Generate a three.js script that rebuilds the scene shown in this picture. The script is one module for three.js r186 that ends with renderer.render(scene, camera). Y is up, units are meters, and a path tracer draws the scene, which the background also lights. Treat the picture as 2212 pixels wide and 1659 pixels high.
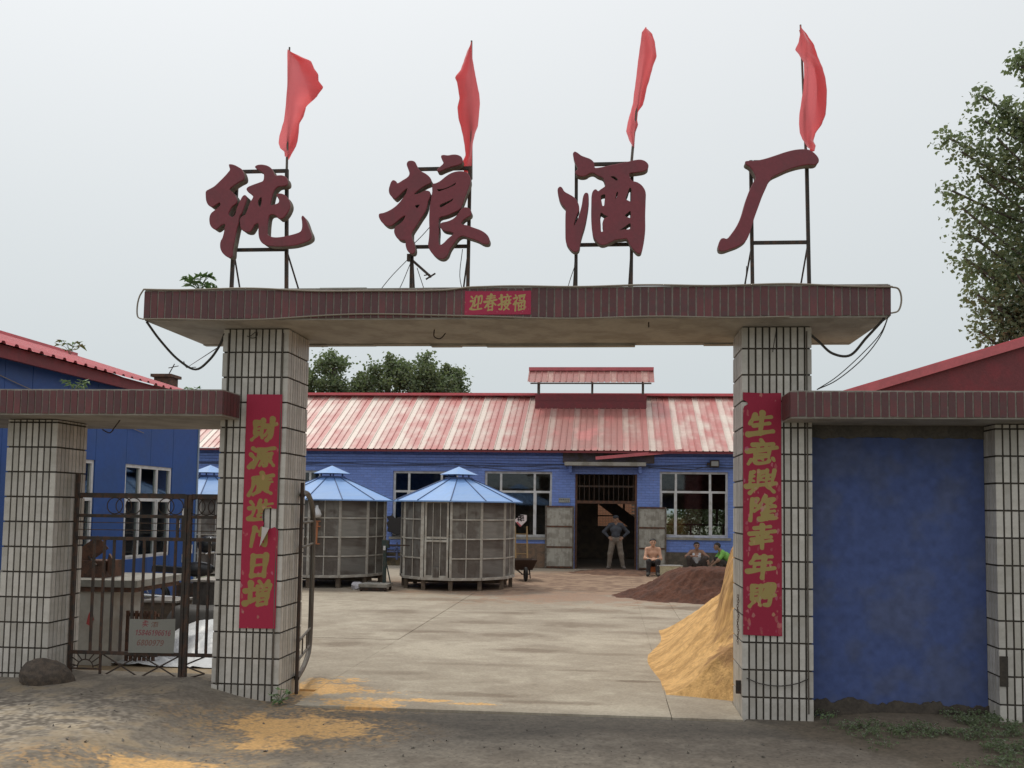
import * as THREE from 'three';
import { mergeGeometries, mergeVertices } from 'three/addons/utils/BufferGeometryUtils.js';

// ---------- camera, sky, sun, exposure ----------
const scene = new THREE.Scene();
const camera = new THREE.PerspectiveCamera(2 * Math.atan(829.5 / 1887.7) * 180 / Math.PI, 4 / 3, 0.1, 900);
camera.position.set(0, 1.9, 8.33);
camera.rotation.order = 'YXZ';
camera.rotation.set(0.0611, 0.0838, 0.0133);
camera.setViewOffset(2212, 1659, 1106 - 1159.4, 829.5 - 982.7, 2212, 1659);   // slight lens shift
const renderer = new THREE.WebGLRenderer({ antialias: true });
renderer.toneMapping = THREE.LinearToneMapping;
renderer.toneMappingExposure = 1.0;
renderer.shadowMap.enabled = true;
const SUN = new THREE.Vector3(-1.5, 3.8, -1.1).normalize();   // hazy sun, high, behind the gate and to the left
{
  const W = 512, H = 256, data = new Float32Array(W * H * 4), v = new THREE.Vector3();
  for (let j = 0; j < H; j++) for (let i = 0; i < W; i++) {
    const el = ((j + 0.5) / H - 0.5) * Math.PI, az = ((i + 0.5) / W - 0.5) * 2 * Math.PI;
    v.set(Math.cos(el) * Math.cos(az), Math.sin(el), Math.cos(el) * Math.sin(az));
    const t = Math.pow(Math.max(0, v.y), 0.85), a = Math.acos(Math.max(-1, Math.min(1, v.dot(SUN))));
    const g = 0.30 * Math.exp(-a * a / 0.32) + 0.10 * Math.exp(-a * a / 1.4);
    const o = (j * W + i) * 4;
    const c = v.y < 0 ? [0.34, 0.34, 0.33] : [0.525 + 0.385 * t + g, 0.59 + 0.325 * t + g * 0.96, 0.61 + 0.33 * t + g * 0.95];
    data[o] = c[0]; data[o + 1] = c[1]; data[o + 2] = c[2]; data[o + 3] = 1;
  }
  const sky = new THREE.DataTexture(data, W, H, THREE.RGBAFormat, THREE.FloatType);
  sky.mapping = THREE.EquirectangularReflectionMapping; sky.magFilter = THREE.LinearFilter; sky.minFilter = THREE.LinearFilter; sky.needsUpdate = true;
  scene.background = sky; scene.environment = sky;
}
const sun = new THREE.DirectionalLight(new THREE.Color(1, 0.96, 0.86), 1.5);
sun.position.copy(SUN).multiplyScalar(40); sun.castShadow = true; sun.shadow.radius = 22;
Object.assign(sun.shadow.camera, { left: -20, right: 20, top: 20, bottom: -30, near: 1, far: 90 });
sun.shadow.mapSize.set(2048, 2048);
scene.add(sun, sun.target);

// ---------- helpers ----------
let seed = 7;
const rnd = () => { seed = (seed * 1664525 + 1013904223) >>> 0; return seed / 4294967296; };
const rr = (a, b) => a + (b - a) * rnd();
const clamp = (x, a = 0, b = 1) => Math.min(b, Math.max(a, x));
const sstep = (a, b, x) => { const t = clamp((x - a) / (b - a)); return t * t * (3 - 2 * t); };
const lerp = (a, b, t) => a + (b - a) * t;
const P = (x, y, d) => new THREE.Vector3(x, y, -d);       // d: metres into the yard from the front of the gate pillars
const hash = (i, j, s) => { let h = Math.imul(i, 374761393) ^ Math.imul(j, 668265263) ^ Math.imul(s, 974634777); h = Math.imul(h ^ (h >>> 13), 1274126177); return ((h ^ (h >>> 16)) >>> 0) / 4294967296; };
function vn(x, y, per = 0, s = 1) {                       // value noise, tiling with period per
  const i = Math.floor(x), j = Math.floor(y), u = x - i, v = y - j, a = u * u * (3 - 2 * u), b = v * v * (3 - 2 * v);
  const w = per ? (n) => ((n % per) + per) % per : (n) => n;
  return lerp(lerp(hash(w(i), w(j), s), hash(w(i + 1), w(j), s), a), lerp(hash(w(i), w(j + 1), s), hash(w(i + 1), w(j + 1), s), a), b);
}
function fbm(x, y, oct = 4, per = 0, s = 1) { let f = 0, a = 0.5, t = 0; for (let o = 0; o < oct; o++) { f += a * vn(x, y, per, s + o); t += a; a *= 0.5; x *= 2; y *= 2; per *= 2; } return f / t; }
const s8 = (l) => { l = clamp(l); return Math.round(255 * (l <= 0.0031308 ? l * 12.92 : 1.055 * Math.pow(l, 1 / 2.4) - 0.055)); };
function tex(w, h, fn, wrap = true, linear = false) {     // fn(u, v) -> linear colour
  const d = new Uint8Array(w * h * 4);
  for (let j = 0; j < h; j++) for (let i = 0; i < w; i++) {
    const c = fn((i + 0.5) / w, (j + 0.5) / h), o = (j * w + i) * 4;
    for (let k = 0; k < 3; k++) d[o + k] = linear ? Math.round(255 * clamp(c[k])) : s8(c[k]);
    d[o + 3] = 255;
  }
  const t = new THREE.DataTexture(d, w, h); t.magFilter = THREE.LinearFilter; t.minFilter = THREE.LinearFilter;
  if (!linear) t.colorSpace = THREE.SRGBColorSpace;
  if (wrap) t.wrapS = t.wrapT = THREE.RepeatWrapping;
  t.needsUpdate = true; return t;
}
const mix3 = (a, b, t) => [lerp(a[0], b[0], t), lerp(a[1], b[1], t), lerp(a[2], b[2], t)];
const mul3 = (a, k) => [a[0] * k, a[1] * k, a[2] * k];
// mottled surface: base colour, stain colour, sizes; the map repeats every `size` metres
function mottled(base, stain, { size = 1, amt = 0.5, fine = 0.25, thr = 0.5, n = 256, f = 6, s = 1, streak = 0 } = {}) {
  const t = tex(n, n, (u, v) => {
    const a = sstep(thr - 0.12, thr + 0.18, fbm(u * f, v * f, 5, f, s)) * amt;
    const k = streak ? sstep(0.52, 0.75, fbm(u * f * 4, v * f * 0.5, 3, 0, s + 30)) * streak : 0;
    return mul3(mix3(base, stain, clamp(a + k)), 1 + (fbm(u * 40, v * 40, 3, 40, s + 9) - 0.5) * 2 * fine);
  });
  t.repeat.set(1 / size, 1 / size); return t;
}
function bumpTex(n, f, s = 3, oct = 5) { return tex(n, n, (u, v) => { const a = fbm(u * f, v * f, oct, f, s); return [a, a, a]; }, true, true); }
const roughBump = bumpTex(256, 24);
const rep = (t, size) => { const c = t.clone(); c.repeat.set(1 / size, 1 / size); c.needsUpdate = true; return c; };
const std = (o) => new THREE.MeshStandardMaterial({ roughness: 0.8, side: THREE.DoubleSide, ...o });
const lin = (r, g, b) => new THREE.Color().setRGB(r, g, b);
const surf = (base, stain, o = {}, m = {}) => std({ map: mottled(base, stain, o), bumpMap: rep(roughBump, (o.size || 1) * 0.5), bumpScale: o.bump ?? 0.002, ...m });

function uvBox(g) {                                        // uv in metres from position and face direction
  g = g.index ? g.toNonIndexed() : g;
  const p = g.attributes.position, n = g.attributes.normal, uv = new Float32Array(p.count * 2);
  for (let i = 0; i < p.count; i++) {
    const ax = Math.abs(n.getX(i)), ay = Math.abs(n.getY(i)), az = Math.abs(n.getZ(i));
    if (ax > ay && ax > az) { uv[2 * i] = p.getZ(i); uv[2 * i + 1] = p.getY(i); }
    else if (ay > az) { uv[2 * i] = p.getX(i); uv[2 * i + 1] = p.getZ(i); }
    else { uv[2 * i] = p.getX(i); uv[2 * i + 1] = p.getY(i); }
  }
  g.setAttribute('uv', new THREE.BufferAttribute(uv, 2));
  for (const k of Object.keys(g.attributes)) if (!['position', 'normal', 'uv', 'color'].includes(k)) g.deleteAttribute(k);
  return g;
}
// box between x0..x1, y0..y1, d0..d1
function bx(x0, x1, y0, y1, d0, d1) { const g = new THREE.BoxGeometry(Math.abs(x1 - x0), Math.abs(y1 - y0), Math.abs(d1 - d0)); g.translate((x0 + x1) / 2, (y0 + y1) / 2, -(d0 + d1) / 2); return uvBox(g); }
const UP = new THREE.Vector3(0, 1, 0);
function rod(a, b, r0, r1 = r0, seg = 8) { const v = b.clone().sub(a), g = new THREE.CylinderGeometry(r1, r0, v.length(), seg); g.applyQuaternion(new THREE.Quaternion().setFromUnitVectors(UP, v.clone().normalize())); g.translate((a.x + b.x) / 2, (a.y + b.y) / 2, (a.z + b.z) / 2); return clean(g); }
function beamBar(a, b, w, h) {                             // square bar from a to b
  const v = b.clone().sub(a), g = new THREE.BoxGeometry(w, h, v.length()); const m = new THREE.Matrix4().lookAt(a, b, Math.abs(v.y) > 0.9 * v.length() ? new THREE.Vector3(0, 0, 1) : UP);
  g.applyMatrix4(m); g.translate((a.x + b.x) / 2, (a.y + b.y) / 2, (a.z + b.z) / 2); return uvBox(g);
}
function tube(pts, r, seg = 0, rad = 6, closed = false) { return clean(new THREE.TubeGeometry(new THREE.CatmullRomCurve3(pts, closed, 'centripetal'), seg || pts.length * 6, r, rad, closed)); }
function clean(g) { g = g.index ? g.toNonIndexed() : g; for (const k of Object.keys(g.attributes)) if (!['position', 'normal', 'uv'].includes(k)) g.deleteAttribute(k); return g; }
const taken = {};
function numbered(n) { const k = taken[n] = (taken[n] ?? -1) + 1; return k ? n + '_' + String(k).padStart(3, '0') : n; }
function part(name, g, mat, parent) {
  if (Array.isArray(g)) g = g.length > 1 ? mergeGeometries(g) : g[0];
  const m = new THREE.Mesh(g, mat); m.name = name; m.castShadow = m.receiveShadow = true; parent.add(m); return m;
}
function thing(name, label, category, pos, turn = 0, group) {
  const o = new THREE.Group(); o.name = numbered(name); o.userData = { label, category, kind: 'thing' }; if (group) o.userData.group = group;
  if (pos) o.position.copy(pos); o.rotation.y = turn; scene.add(o); return o;
}
function single(name, g, mat, label, category, group) { const m = part(numbered(name), g, mat, scene); m.userData = { label, category, kind: 'thing' }; if (group) m.userData.group = group; return m; }
function struct(name, g, mat) { const m = part(numbered(name), g, mat, scene); m.userData.kind = 'structure'; return m; }
// wall in the x-y plane at depth d..d+t (or along d when side is set), with rectangular holes [a0, a1, y0, y1]
function wallHoles(a0, a1, y0, y1, holes, t) {
  const s = new THREE.Shape([[a0, y0], [a1, y0], [a1, y1], [a0, y1]].map(([x, y]) => new THREE.Vector2(x, y)));
  for (const [h0, h1, g0, g1] of holes) s.holes.push(new THREE.Path([[h0, g0], [h0, g1], [h1, g1], [h1, g0]].map(([x, y]) => new THREE.Vector2(x, y))));
  return uvBox(new THREE.ExtrudeGeometry(s, { depth: t, bevelEnabled: false }));
}
function canvasTex(w, h, draw) {
  const c = document.createElement('canvas'); c.width = w; c.height = h; draw(c.getContext('2d'), w, h);
  const t = new THREE.CanvasTexture(c); t.colorSpace = THREE.SRGBColorSpace; t.magFilter = THREE.LinearFilter; return t;
}

// ---------- shared materials ----------
const M = {};
M.mortarDark = surf([0.042, 0.034, 0.026], [0.075, 0.058, 0.04], { size: 0.6, fine: 0.3 });
M.whiteTile = [0, 1, 2, 3, 4].map((i) => surf(mul3([0.51, 0.476, 0.43], 0.9 + i * 0.055), [0.3, 0.27, 0.22], { size: 0.5 + i * 0.07, amt: 0.4, fine: 0.07, thr: 0.57, s: 11 + i * 5, bump: 0.0006 }, { roughness: 0.42 }));
M.redTile = [0, 1, 2, 3, 4].map((i) => surf(mul3([0.13, 0.04, 0.042], 0.82 + i * 0.09), [0.085, 0.05, 0.052], { size: 0.4, amt: 0.5, fine: 0.16, s: 41 + i * 3, bump: 0.001 }, { roughness: 0.6 }));
M.mortarGrey = surf([0.27, 0.245, 0.21], [0.15, 0.13, 0.105], { size: 0.5, fine: 0.3, s: 4 });
M.plaster = surf([0.37, 0.34, 0.3], [0.25, 0.222, 0.188], { size: 1.7, amt: 0.7, fine: 0.12, f: 7, s: 6 });
M.iron = surf([0.045, 0.036, 0.03], [0.1, 0.05, 0.03], { size: 0.25, amt: 0.7, fine: 0.3, s: 8 }, { roughness: 0.7, metalness: 0.25 });
M.ironPale = surf([0.16, 0.145, 0.12], [0.09, 0.06, 0.045], { size: 0.3, amt: 0.7, fine: 0.2, s: 13 }, { roughness: 0.6, metalness: 0.2 });
M.bluePlaster = surf([0.062, 0.092, 0.235], [0.08, 0.1, 0.195], { size: 2.6, amt: 0.9, fine: 0.22, thr: 0.46, f: 9, n: 512, s: 17, bump: 0.003 }, { roughness: 0.85 });
M.sheetBlue = surf([0.015, 0.072, 0.275], [0.02, 0.07, 0.23], { size: 2.2, amt: 0.7, fine: 0.1, s: 19, bump: 0.0008 }, { roughness: 0.5 });
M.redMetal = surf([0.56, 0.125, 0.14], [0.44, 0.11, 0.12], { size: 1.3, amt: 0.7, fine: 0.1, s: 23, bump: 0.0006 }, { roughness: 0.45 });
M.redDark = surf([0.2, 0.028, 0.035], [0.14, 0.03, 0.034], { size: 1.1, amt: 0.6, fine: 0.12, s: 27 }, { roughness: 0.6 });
M.whiteFrame = surf([0.62, 0.62, 0.62], [0.42, 0.4, 0.36], { size: 0.8, amt: 0.5, fine: 0.05, s: 29, bump: 0.0003 }, { roughness: 0.45 });
M.glass = new THREE.MeshPhysicalMaterial({ color: lin(0.75, 0.8, 0.8), transmission: 1, thickness: 0, roughness: 0.04, ior: 1.5, side: THREE.DoubleSide });
M.dark = std({ color: lin(0.02, 0.019, 0.018), roughness: 0.9 });
M.concrete = surf([0.3, 0.285, 0.25], [0.18, 0.16, 0.13], { size: 1.5, amt: 0.7, fine: 0.18, s: 31 });
M.cable = std({ color: lin(0.24, 0.2, 0.155), roughness: 0.6 });
M.cableDark = std({ color: lin(0.05, 0.043, 0.036), roughness: 0.7 });
M.rust = surf([0.13, 0.06, 0.035], [0.06, 0.035, 0.025], { size: 0.4, amt: 0.8, fine: 0.3, s: 37 });
M.wood = surf([0.16, 0.12, 0.085], [0.09, 0.07, 0.05], { size: 0.4, amt: 0.7, fine: 0.2, s: 175 });
M.brick = surf([0.6, 0.3, 0.18], [0.48, 0.24, 0.15], { size: 0.7, amt: 0.6, fine: 0.2, s: 39 });
M.leaf = [[0.13, 0.185, 0.07], [0.155, 0.205, 0.08], [0.17, 0.225, 0.1]].map((c) => new THREE.MeshPhysicalMaterial({ color: lin(...c), roughness: 0.95, transmission: 0.55, thickness: 0, side: THREE.DoubleSide }));

// ---------- ground, forecourt, yard ----------
const spills = [   // spilled yellow grain: x, depth, half width, half depth
  [-2.85, 0.66, 0.75, 0.5], [-2.5, 0.08, 0.55, 0.36], [-2.8, -0.85, 0.72, 0.5], [-2.35, -0.9, 0.55, 0.36], [-3.25, -2.15, 0.5, 0.26], [-2.75, -1.4, 0.3, 0.2], [-3.4, -2.7, 0.7, 0.4], [-1.9, 0.28, 0.5, 0.1], [-1.25, 0.18, 0.4, 0.1],
];
const smears = [[-1.0, 3.45, 0.9, 0.2, 1], [-1.4, 4.9, 0.7, 0.35, 1], [-2.05, 6.2, 0.8, 0.3, 1], [-3.6, 3.6, 0.8, 0.3, 0.9], [-2.4, 1.6, 0.7, 0.2, 0.9], [-1.4, 0.6, 0.8, 0.16, 1], [0.1, 3.3, 0.7, 0.16, 0.9], [-0.4, 6.2, 1.0, 0.5, 1], [0.3, 1.55, 0.5, 0.08, 0.9], [-3.2, 9.6, 1.8, 0.5, 1], [-0.5, 8.2, 1.6, 0.6, 0.9], [1.4, 9.0, 1.4, 0.5, 1.2], [-4.2, 11.2, 2.6, 0.8, 0.8], [-6.5, 11.0, 2.2, 0.9, 0.8], [-1.6, 2.3, 0.9, 0.14, 0.8], [-0.3, 2.1, 0.5, 0.1, 0.9], [-2.9, 5.0, 1.0, 0.22, 0.9], [0.6, 5.4, 1.2, 0.25, 0.8], [-1.9, 7.6, 1.3, 0.3, 0.9], [-3.9, 7.4, 1.2, 0.4, 0.8], [0.6, 7.3, 0.9, 0.3, 0.9], [-0.6, 0.35, 0.6, 0.12, 0.9]];
function grainAt(x, d, halo) {
  let g = 0; const w = fbm(x * 2.2 + 9, d * 3.4, 4, 0, 61) - 0.5;
  for (const [a, b, rx, rd] of spills) { const q = 1 - Math.hypot((x - a) / rx, (d - b) / rd) + w * 1.5; g = Math.max(g, halo ? sstep(-0.9, 0.3, q) : sstep(-0.1, 0.55, q)); }
  if (halo) return g;
  return sstep(0.3, 0.75, g * 0.75 + (fbm(x * 30, d * 30, 3, 0, 63) - 0.5) * 0.9 + (fbm(x * 9, d * 9, 3, 0, 64) - 0.5) * 0.6) * (g > 0.02 ? 1 : 0);
}
const GRAIN = [0.63, 0.375, 0.145];
function forecourtHeight(x, d) {
  const left = sstep(-3.25, -4.15, x) * 0.15 * (1 - sstep(0.45, 0.95, d));
  const right = sstep(1.95, 2.6, x) * sstep(-0.75, 0.15, d) * 0.05;
  let y = -0.014 + 0.02 * sstep(-2.5, -3.1, x) * sstep(-0.6, -0.1, d) + left + right + (fbm(x * 1.3, d * 1.3, 3, 0, 71) - 0.5) * 0.01 + (fbm(x * 12, d * 12, 3, 0, 72) - 0.5) * 0.005;
  if (d > -0.1) y -= sstep(-0.1, -0.04, d) * sstep(-2.95, -2.6, x + (fbm(x * 4, d * 4, 2, 0, 74) - 0.5) * 0.5) * (1 - sstep(1.2, 1.26, x)) * 0.09 + sstep(0.55, 0.68, d) * 0.3;
  return y;
}
function sheet(x0, x1, d0, d1, nx, nd, hf, uvf) {
  const pos = [], uv = [], idx = [];
  for (let j = 0; j <= nd; j++) for (let i = 0; i <= nx; i++) { const x = lerp(x0, x1, i / nx), d = lerp(d0, d1, j / nd); pos.push(x, hf(x, d), -d); uv.push(...uvf(x, d)); }
  for (let j = 0; j < nd; j++) for (let i = 0; i < nx; i++) { const a = j * (nx + 1) + i, b = a + 1, c = a + nx + 1, e = c + 1; idx.push(a, b, e, a, e, c); }
  const g = new THREE.BufferGeometry(); g.setAttribute('position', new THREE.Float32BufferAttribute(pos, 3)); g.setAttribute('uv', new THREE.Float32BufferAttribute(uv, 2)); g.setIndex(idx); g.computeVertexNormals(); return g;
}
struct('ground', sheet(-300, 300, -120, 500, 60, 62, (x, d) => -0.12, (x, d) => [x, d]), surf([0.17, 0.155, 0.12], [0.12, 0.13, 0.07], { size: 9, amt: 0.8, fine: 0.3, s: 51 }));
{
  const X0 = -9, X1 = 9, D0 = -7, D1 = 1.5;
  const map = tex(2048, 1024, (u, v) => {
    const x = lerp(X0, X1, u), d = lerp(D0, D1, v);
    const n1 = fbm(x * 1.1, d * 2.0, 5, 0, 81), n2 = fbm(x * 6, d * 8, 4, 0, 82), n3 = vn(x * 70, d * 70, 0, 83), n4 = vn(x * 33, d * 33, 0, 86);
    let c = mix3([0.145, 0.121, 0.094], [0.195, 0.167, 0.131], sstep(0.35, 0.65, n1 * 0.5 + n2 * 0.5));
    const dust = sstep(-2.6, -4.4, x + (n1 - 0.5) * 3.0 - d * 0.4);                          // pale dust, left
    c = mix3(c, [0.5, 0.435, 0.345], dust * sstep(0.36, 0.66, n1 * 0.3 + n2 * 0.4 + n4 * 0.3) * 0.8 * sstep(-0.35, -1.1, d + (n1 - 0.5) * 0.7));
    const tarShade = sstep(-0.95, -0.5, d + (n1 - 0.5) * 1.1 - x * 0.03) * sstep(-3.2, -2.3, x + (n2 - 0.5)) * sstep(2.4, 1.6, x);  // darker asphalt strip with the gate beam shadow painted in
    c = mix3(c, [0.082, 0.07, 0.056], tarShade * (0.45 + 0.6 * n2));
    const soil = sstep(1.9, 2.5, x + (n1 - 0.5) * 1.2 + (d + 1.2) * 0.5);                    // bare earth, right
    c = mix3(c, mix3([0.14, 0.11, 0.078], [0.1, 0.082, 0.058], n2), soil);
    c = mul3(c, 0.66 + 0.36 * n3 + 0.34 * n4); c = mix3(c, [0.33, 0.24, 0.13], sstep(0.45, 0.75, n2) * 0.4 * sstep(-1.6, -2.6, x) * sstep(0.2, -0.6, d));
    if (hash(Math.floor(x * 55), Math.floor(d * 55), 84) > 0.984) c = mul3(c, n3 > 0.35 ? 0.5 : 1.4);
    c = mix3(c, mul3(GRAIN, 0.85), grainAt(x, d, true) * sstep(0.42, 0.72, fbm(x * 34, d * 34, 3, 0, 87)) * 0.55);   // loose kernels round the spill
    const g = clamp(grainAt(x, d));
    return mix3(c, mul3(GRAIN, 0.78 + 0.44 * n3), g * 0.9);
  }, false);
  const b = rep(bumpTex(256, 60, 5, 3), 0.6);
  struct('forecourt', sheet(X0, X1, D0, D1, 240, 120, forecourtHeight, (x, d) => [(x - X0) / (X1 - X0), (d - D0) / (D1 - D0)]), std({ map, roughness: 0.92 }));
}
{
  const X0 = -9.5, X1 = 7, D0 = -0.2, D1 = 19.6;
  const map = tex(1600, 1920, (u, v) => {
    const x = lerp(X0, X1, u), d = lerp(D0, D1, v);
    const n1 = fbm(x * 0.9, d * 0.9, 5, 0, 91), n2 = fbm(x * 5, d * 7, 4, 0, 92), n3 = vn(x * 60, d * 60, 0, 93);
    let c = mix3([0.32, 0.272, 0.208], [0.42, 0.366, 0.285], sstep(0.3, 0.7, n1 * 0.5 + n2 * 0.5));
    let s = 0; for (const [a, b, rx, rd, k] of smears) { const q = 1 - Math.hypot((x - a) / rx, (d - b) / rd) + (n2 - 0.5) * 1.3; s = Math.max(s, sstep(0, 0.8, q) * k); }
    const st = sstep(0.53, 0.7, fbm(x * 1.1 + 7, d * 1.1, 5, 0, 95)); c = mix3(c, [0.2, 0.155, 0.11], clamp(s * 0.9 + st * 0.4) * (0.6 + 0.6 * n1));
    const dry = sstep(-0.35, 0.35, 1 - Math.hypot((x + 0.9) / 4.4, (d - 14.2) / 4.2) + (n2 - 0.5) * 0.9 + (n1 - 0.5) * 0.8);
    c = mix3(c, mix3([0.17, 0.1, 0.064], [0.3, 0.2, 0.13], sstep(0.3, 0.7, n2)), dry * 0.95);                       // spent mash trodden in by the door
    const red = sstep(0.0, 0.5, 1 - Math.hypot((x + 0.6) / 2.6, (d - 10.6) / 1.2) + (n2 - 0.5) * 1.6);
    c = mix3(c, [0.3, 0.19, 0.13], red * 0.65);
    c = mul3(c, 0.86 + 0.28 * n3);
    const dirt = sstep(-4.0, -4.6, x + (n2 - 0.5)) * sstep(4.5, 2.5, d);
    c = mix3(c, [0.27, 0.19, 0.1], dirt * 0.8);
    const g = clamp(grainAt(x, d));
    return mix3(c, mul3(GRAIN, 0.8 + 0.4 * n3), g * 0.95);
  }, false);
  const mat = std({ map, bumpMap: rep(roughBump, 0.02), bumpScale: 0.004, roughness: 0.88 });
  const yard = new THREE.Group(); yard.name = 'yard_concrete'; yard.userData.kind = 'structure'; scene.add(yard);
  { const g = bx(-9.4, 6.9, -0.1, -0.008, 0.7, 19.5), p = g.attributes.position, uv = g.attributes.uv; for (let k = 0; k < p.count; k++) uv.setXY(k, (p.getX(k) - X0) / (X1 - X0), (-p.getZ(k) - D0) / (D1 - D0)); part('sub_base', g, mat, yard); }
  const xs = [-9.5, -3.0, 0.585, 1.235, 7], ds = [-0.1, 4.1, 12.2, 19.6];
  for (let i = 0; i < 4; i++) for (let j = 0; j < 3; j++) {
    const g = bx(xs[i] + 0.004, xs[i + 1] - 0.004, -0.09, rr(-0.002, 0.002), (j ? ds[j] : i === 0 || i === 3 ? 0.62 : ds[0]) + 0.004, ds[j + 1] - 0.004), p = g.attributes.position, uv = g.attributes.uv;
    for (let k = 0; k < p.count; k++) uv.setXY(k, (p.getX(k) - X0) / (X1 - X0), (-p.getZ(k) - D0) / (D1 - D0));
    part('slab', g, mat, yard);
  }
}

// ---------- gate pillars ----------
function tiledFaces(t, x0, x1, d1, y0, y1, rowAt, nf, ns, side, tm = M.whiteTile) {
  part('core', bx(x0 + 0.012, x1 - 0.012, y0, y1, 0.012, d1 - 0.012), M.mortarDark, t);
  const rows = [], J = 0.0085; for (let k = -2; k < 20; k++) { const a = Math.max(y0, rowAt + 0.25 * k), b = Math.min(y1, rowAt + 0.25 * (k + 1)); if (b - a > 0.03) rows.push([a + J, b - J]); }
  const pf = (x1 - x0) / nf, ps = d1 / ns, cache = {};
  const geo = (w, h, e) => cache[w.toFixed(4) + h.toFixed(3) + e] ??= uvBox(new THREE.BoxGeometry(w, h, e));
  const put = (g, x, y, z, ry, sx) => { const m = part('tile', g, tm[Math.min(4, Math.floor(rnd() * 5))], t); m.position.set(x + 0, y, z); m.rotation.set(rr(-0.004, 0.004), ry + rr(-0.006, 0.006), rr(-0.003, 0.003)); };
  for (const [a, b] of rows) {
    for (let i = 0; i < nf; i++) {
      const first = i === 0, last = i === nf - 1, w = pf - (first || last ? 0.009 : 0.0175);
      put(geo(w, b - a, 0.02), x0 + pf * (i + 0.5) + (first ? -0.00375 : last ? 0.00375 : 0) + rr(-0.001, 0.001), (a + b) / 2, -0.01 - rr(0, 0.002), 0);
    }
    for (const sd of side) for (let i = 0; i < ns; i++) {
      const x = sd > 0 ? x1 : x0; put(geo(0.02, b - a, ps - 0.015), x - sd * (0.01 + rr(0, 0.002)), (a + b) / 2, -(0.022 + (d1 - 0.022) * (i + 0.5) / ns), 0);
    }
  }
}
{
  const L = thing('gate_pillar', 'white tiled gate pillar left of the opening with a torn couplet', 'pillar');
  tiledFaces(L, -3.85, -3.175, 0.593, -0.06, 3.646, 0.409, 10, 9, [1]);
  part('cable', tube([P(-3.235, 3.6, -0.006), P(-3.232, 2.4, -0.008), P(-3.236, 1.2, -0.007), P(-3.234, 0.1, -0.008)], 0.008), M.ironPale, L);
  part('cable', tube([P(-3.79, 3.6, -0.006), P(-3.788, 2.2, -0.008), P(-3.79, 0.8, -0.007), P(-3.794, 0.15, -0.008)], 0.007), M.ironPale, L);
  part('wire_loop', tube([P(-3.6, 3.57, -0.01), P(-3.53, 3.545, -0.03), P(-3.49, 3.57, -0.03), P(-3.5, 3.61, -0.02), P(-3.56, 3.57, -0.02)], 0.004), M.cableDark, L);
  const R = thing('gate_pillar', 'white tiled gate pillar right of the opening with the intact couplet', 'pillar');
  tiledFaces(R, 1.235, 1.882, 0.593, -0.06, 3.646, 0.186, 10, 9, [-1]);
  part('cable', tube([P(1.835, 3.6, -0.006), P(1.837, 2.2, -0.008), P(1.833, 1.0, -0.007), P(1.836, 0.05, -0.008)], 0.007), M.ironPale, R);
  part('hanging_wire', tube([P(1.275, 0.36, -0.012), P(1.4, 0.315, -0.02), P(1.58, 0.3, -0.02), P(1.74, 0.33, -0.02), P(1.83, 0.37, -0.012)], 0.005), M.cableDark, R);
  part('hanging_wire', tube([P(1.55, 3.6, -0.02), P(1.535, 3.5, -0.02), P(1.52, 3.4, -0.016)], 0.004), M.cableDark, R);
  const C = thing('wall_column', 'white tiled wall column beside the small iron gate, a rock at its foot', 'column');
  tiledFaces(C, -6.07, -5.54, 0.51, 0.0, 2.733, 0.2, 8, 8, [1]);
  const C2 = thing('wall_column', 'white tiled wall column right of the plain blue wall', 'column');
  tiledFaces(C2, 3.525, 4.06, 0.51, 0.0, 2.733, 0.186, 8, 8, [-1]);
  part('bare_mortar', bx(3.528, 3.6, 0.35, 0.62, -0.006, 0.02), M.mortarDark, C2);
}

// ---------- beams with red tile fascia ----------
function beam(t, x0, x1, y0, y1, d0, d1, endL, endR, pitch = 0.0722) {
  part('slab', bx(x0 + 0.014, x1 - 0.014, y0, y1, d0 + 0.014, d1), M.plaster, t);
  part('mortar_bed', bx(x0 + 0.008, x1 - 0.008, y0 + 0.012, y1 - 0.004, d0 + 0.007, d0 + 0.06), M.mortarGrey, t);
  const n = Math.round((x1 - x0) / pitch), p = (x1 - x0) / n, g = uvBox(new THREE.BoxGeometry(p - 0.0135, y1 - y0 - 0.03, 0.016));
  for (let i = 0; i < n; i++) { const m = part('tile', g, M.redTile[Math.floor(rnd() * 5)], t); m.position.set(x0 + p * (i + 0.5) + rr(-0.0015, 0.0015), (y0 + y1) / 2 + rr(-0.003, 0.003), -d0 - 0.008 + rr(-0.0015, 0.0015)); m.rotation.z = rr(-0.006, 0.006); }
  for (const [on, x] of [[endL, x0], [endR, x1]]) if (on) {
    const k = 5, ge = uvBox(new THREE.BoxGeometry(0.016, y1 - y0 - 0.03, p - 0.011));
    for (let i = 0; i < k; i++) { const m = part('tile', ge, M.redTile[Math.floor(rnd() * 5)], t); m.position.set(x + (x === x0 ? 0.008 : -0.008), (y0 + y1) / 2, -(d0 + 0.02 + p * (i + 0.5))); }
  }
}
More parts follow.
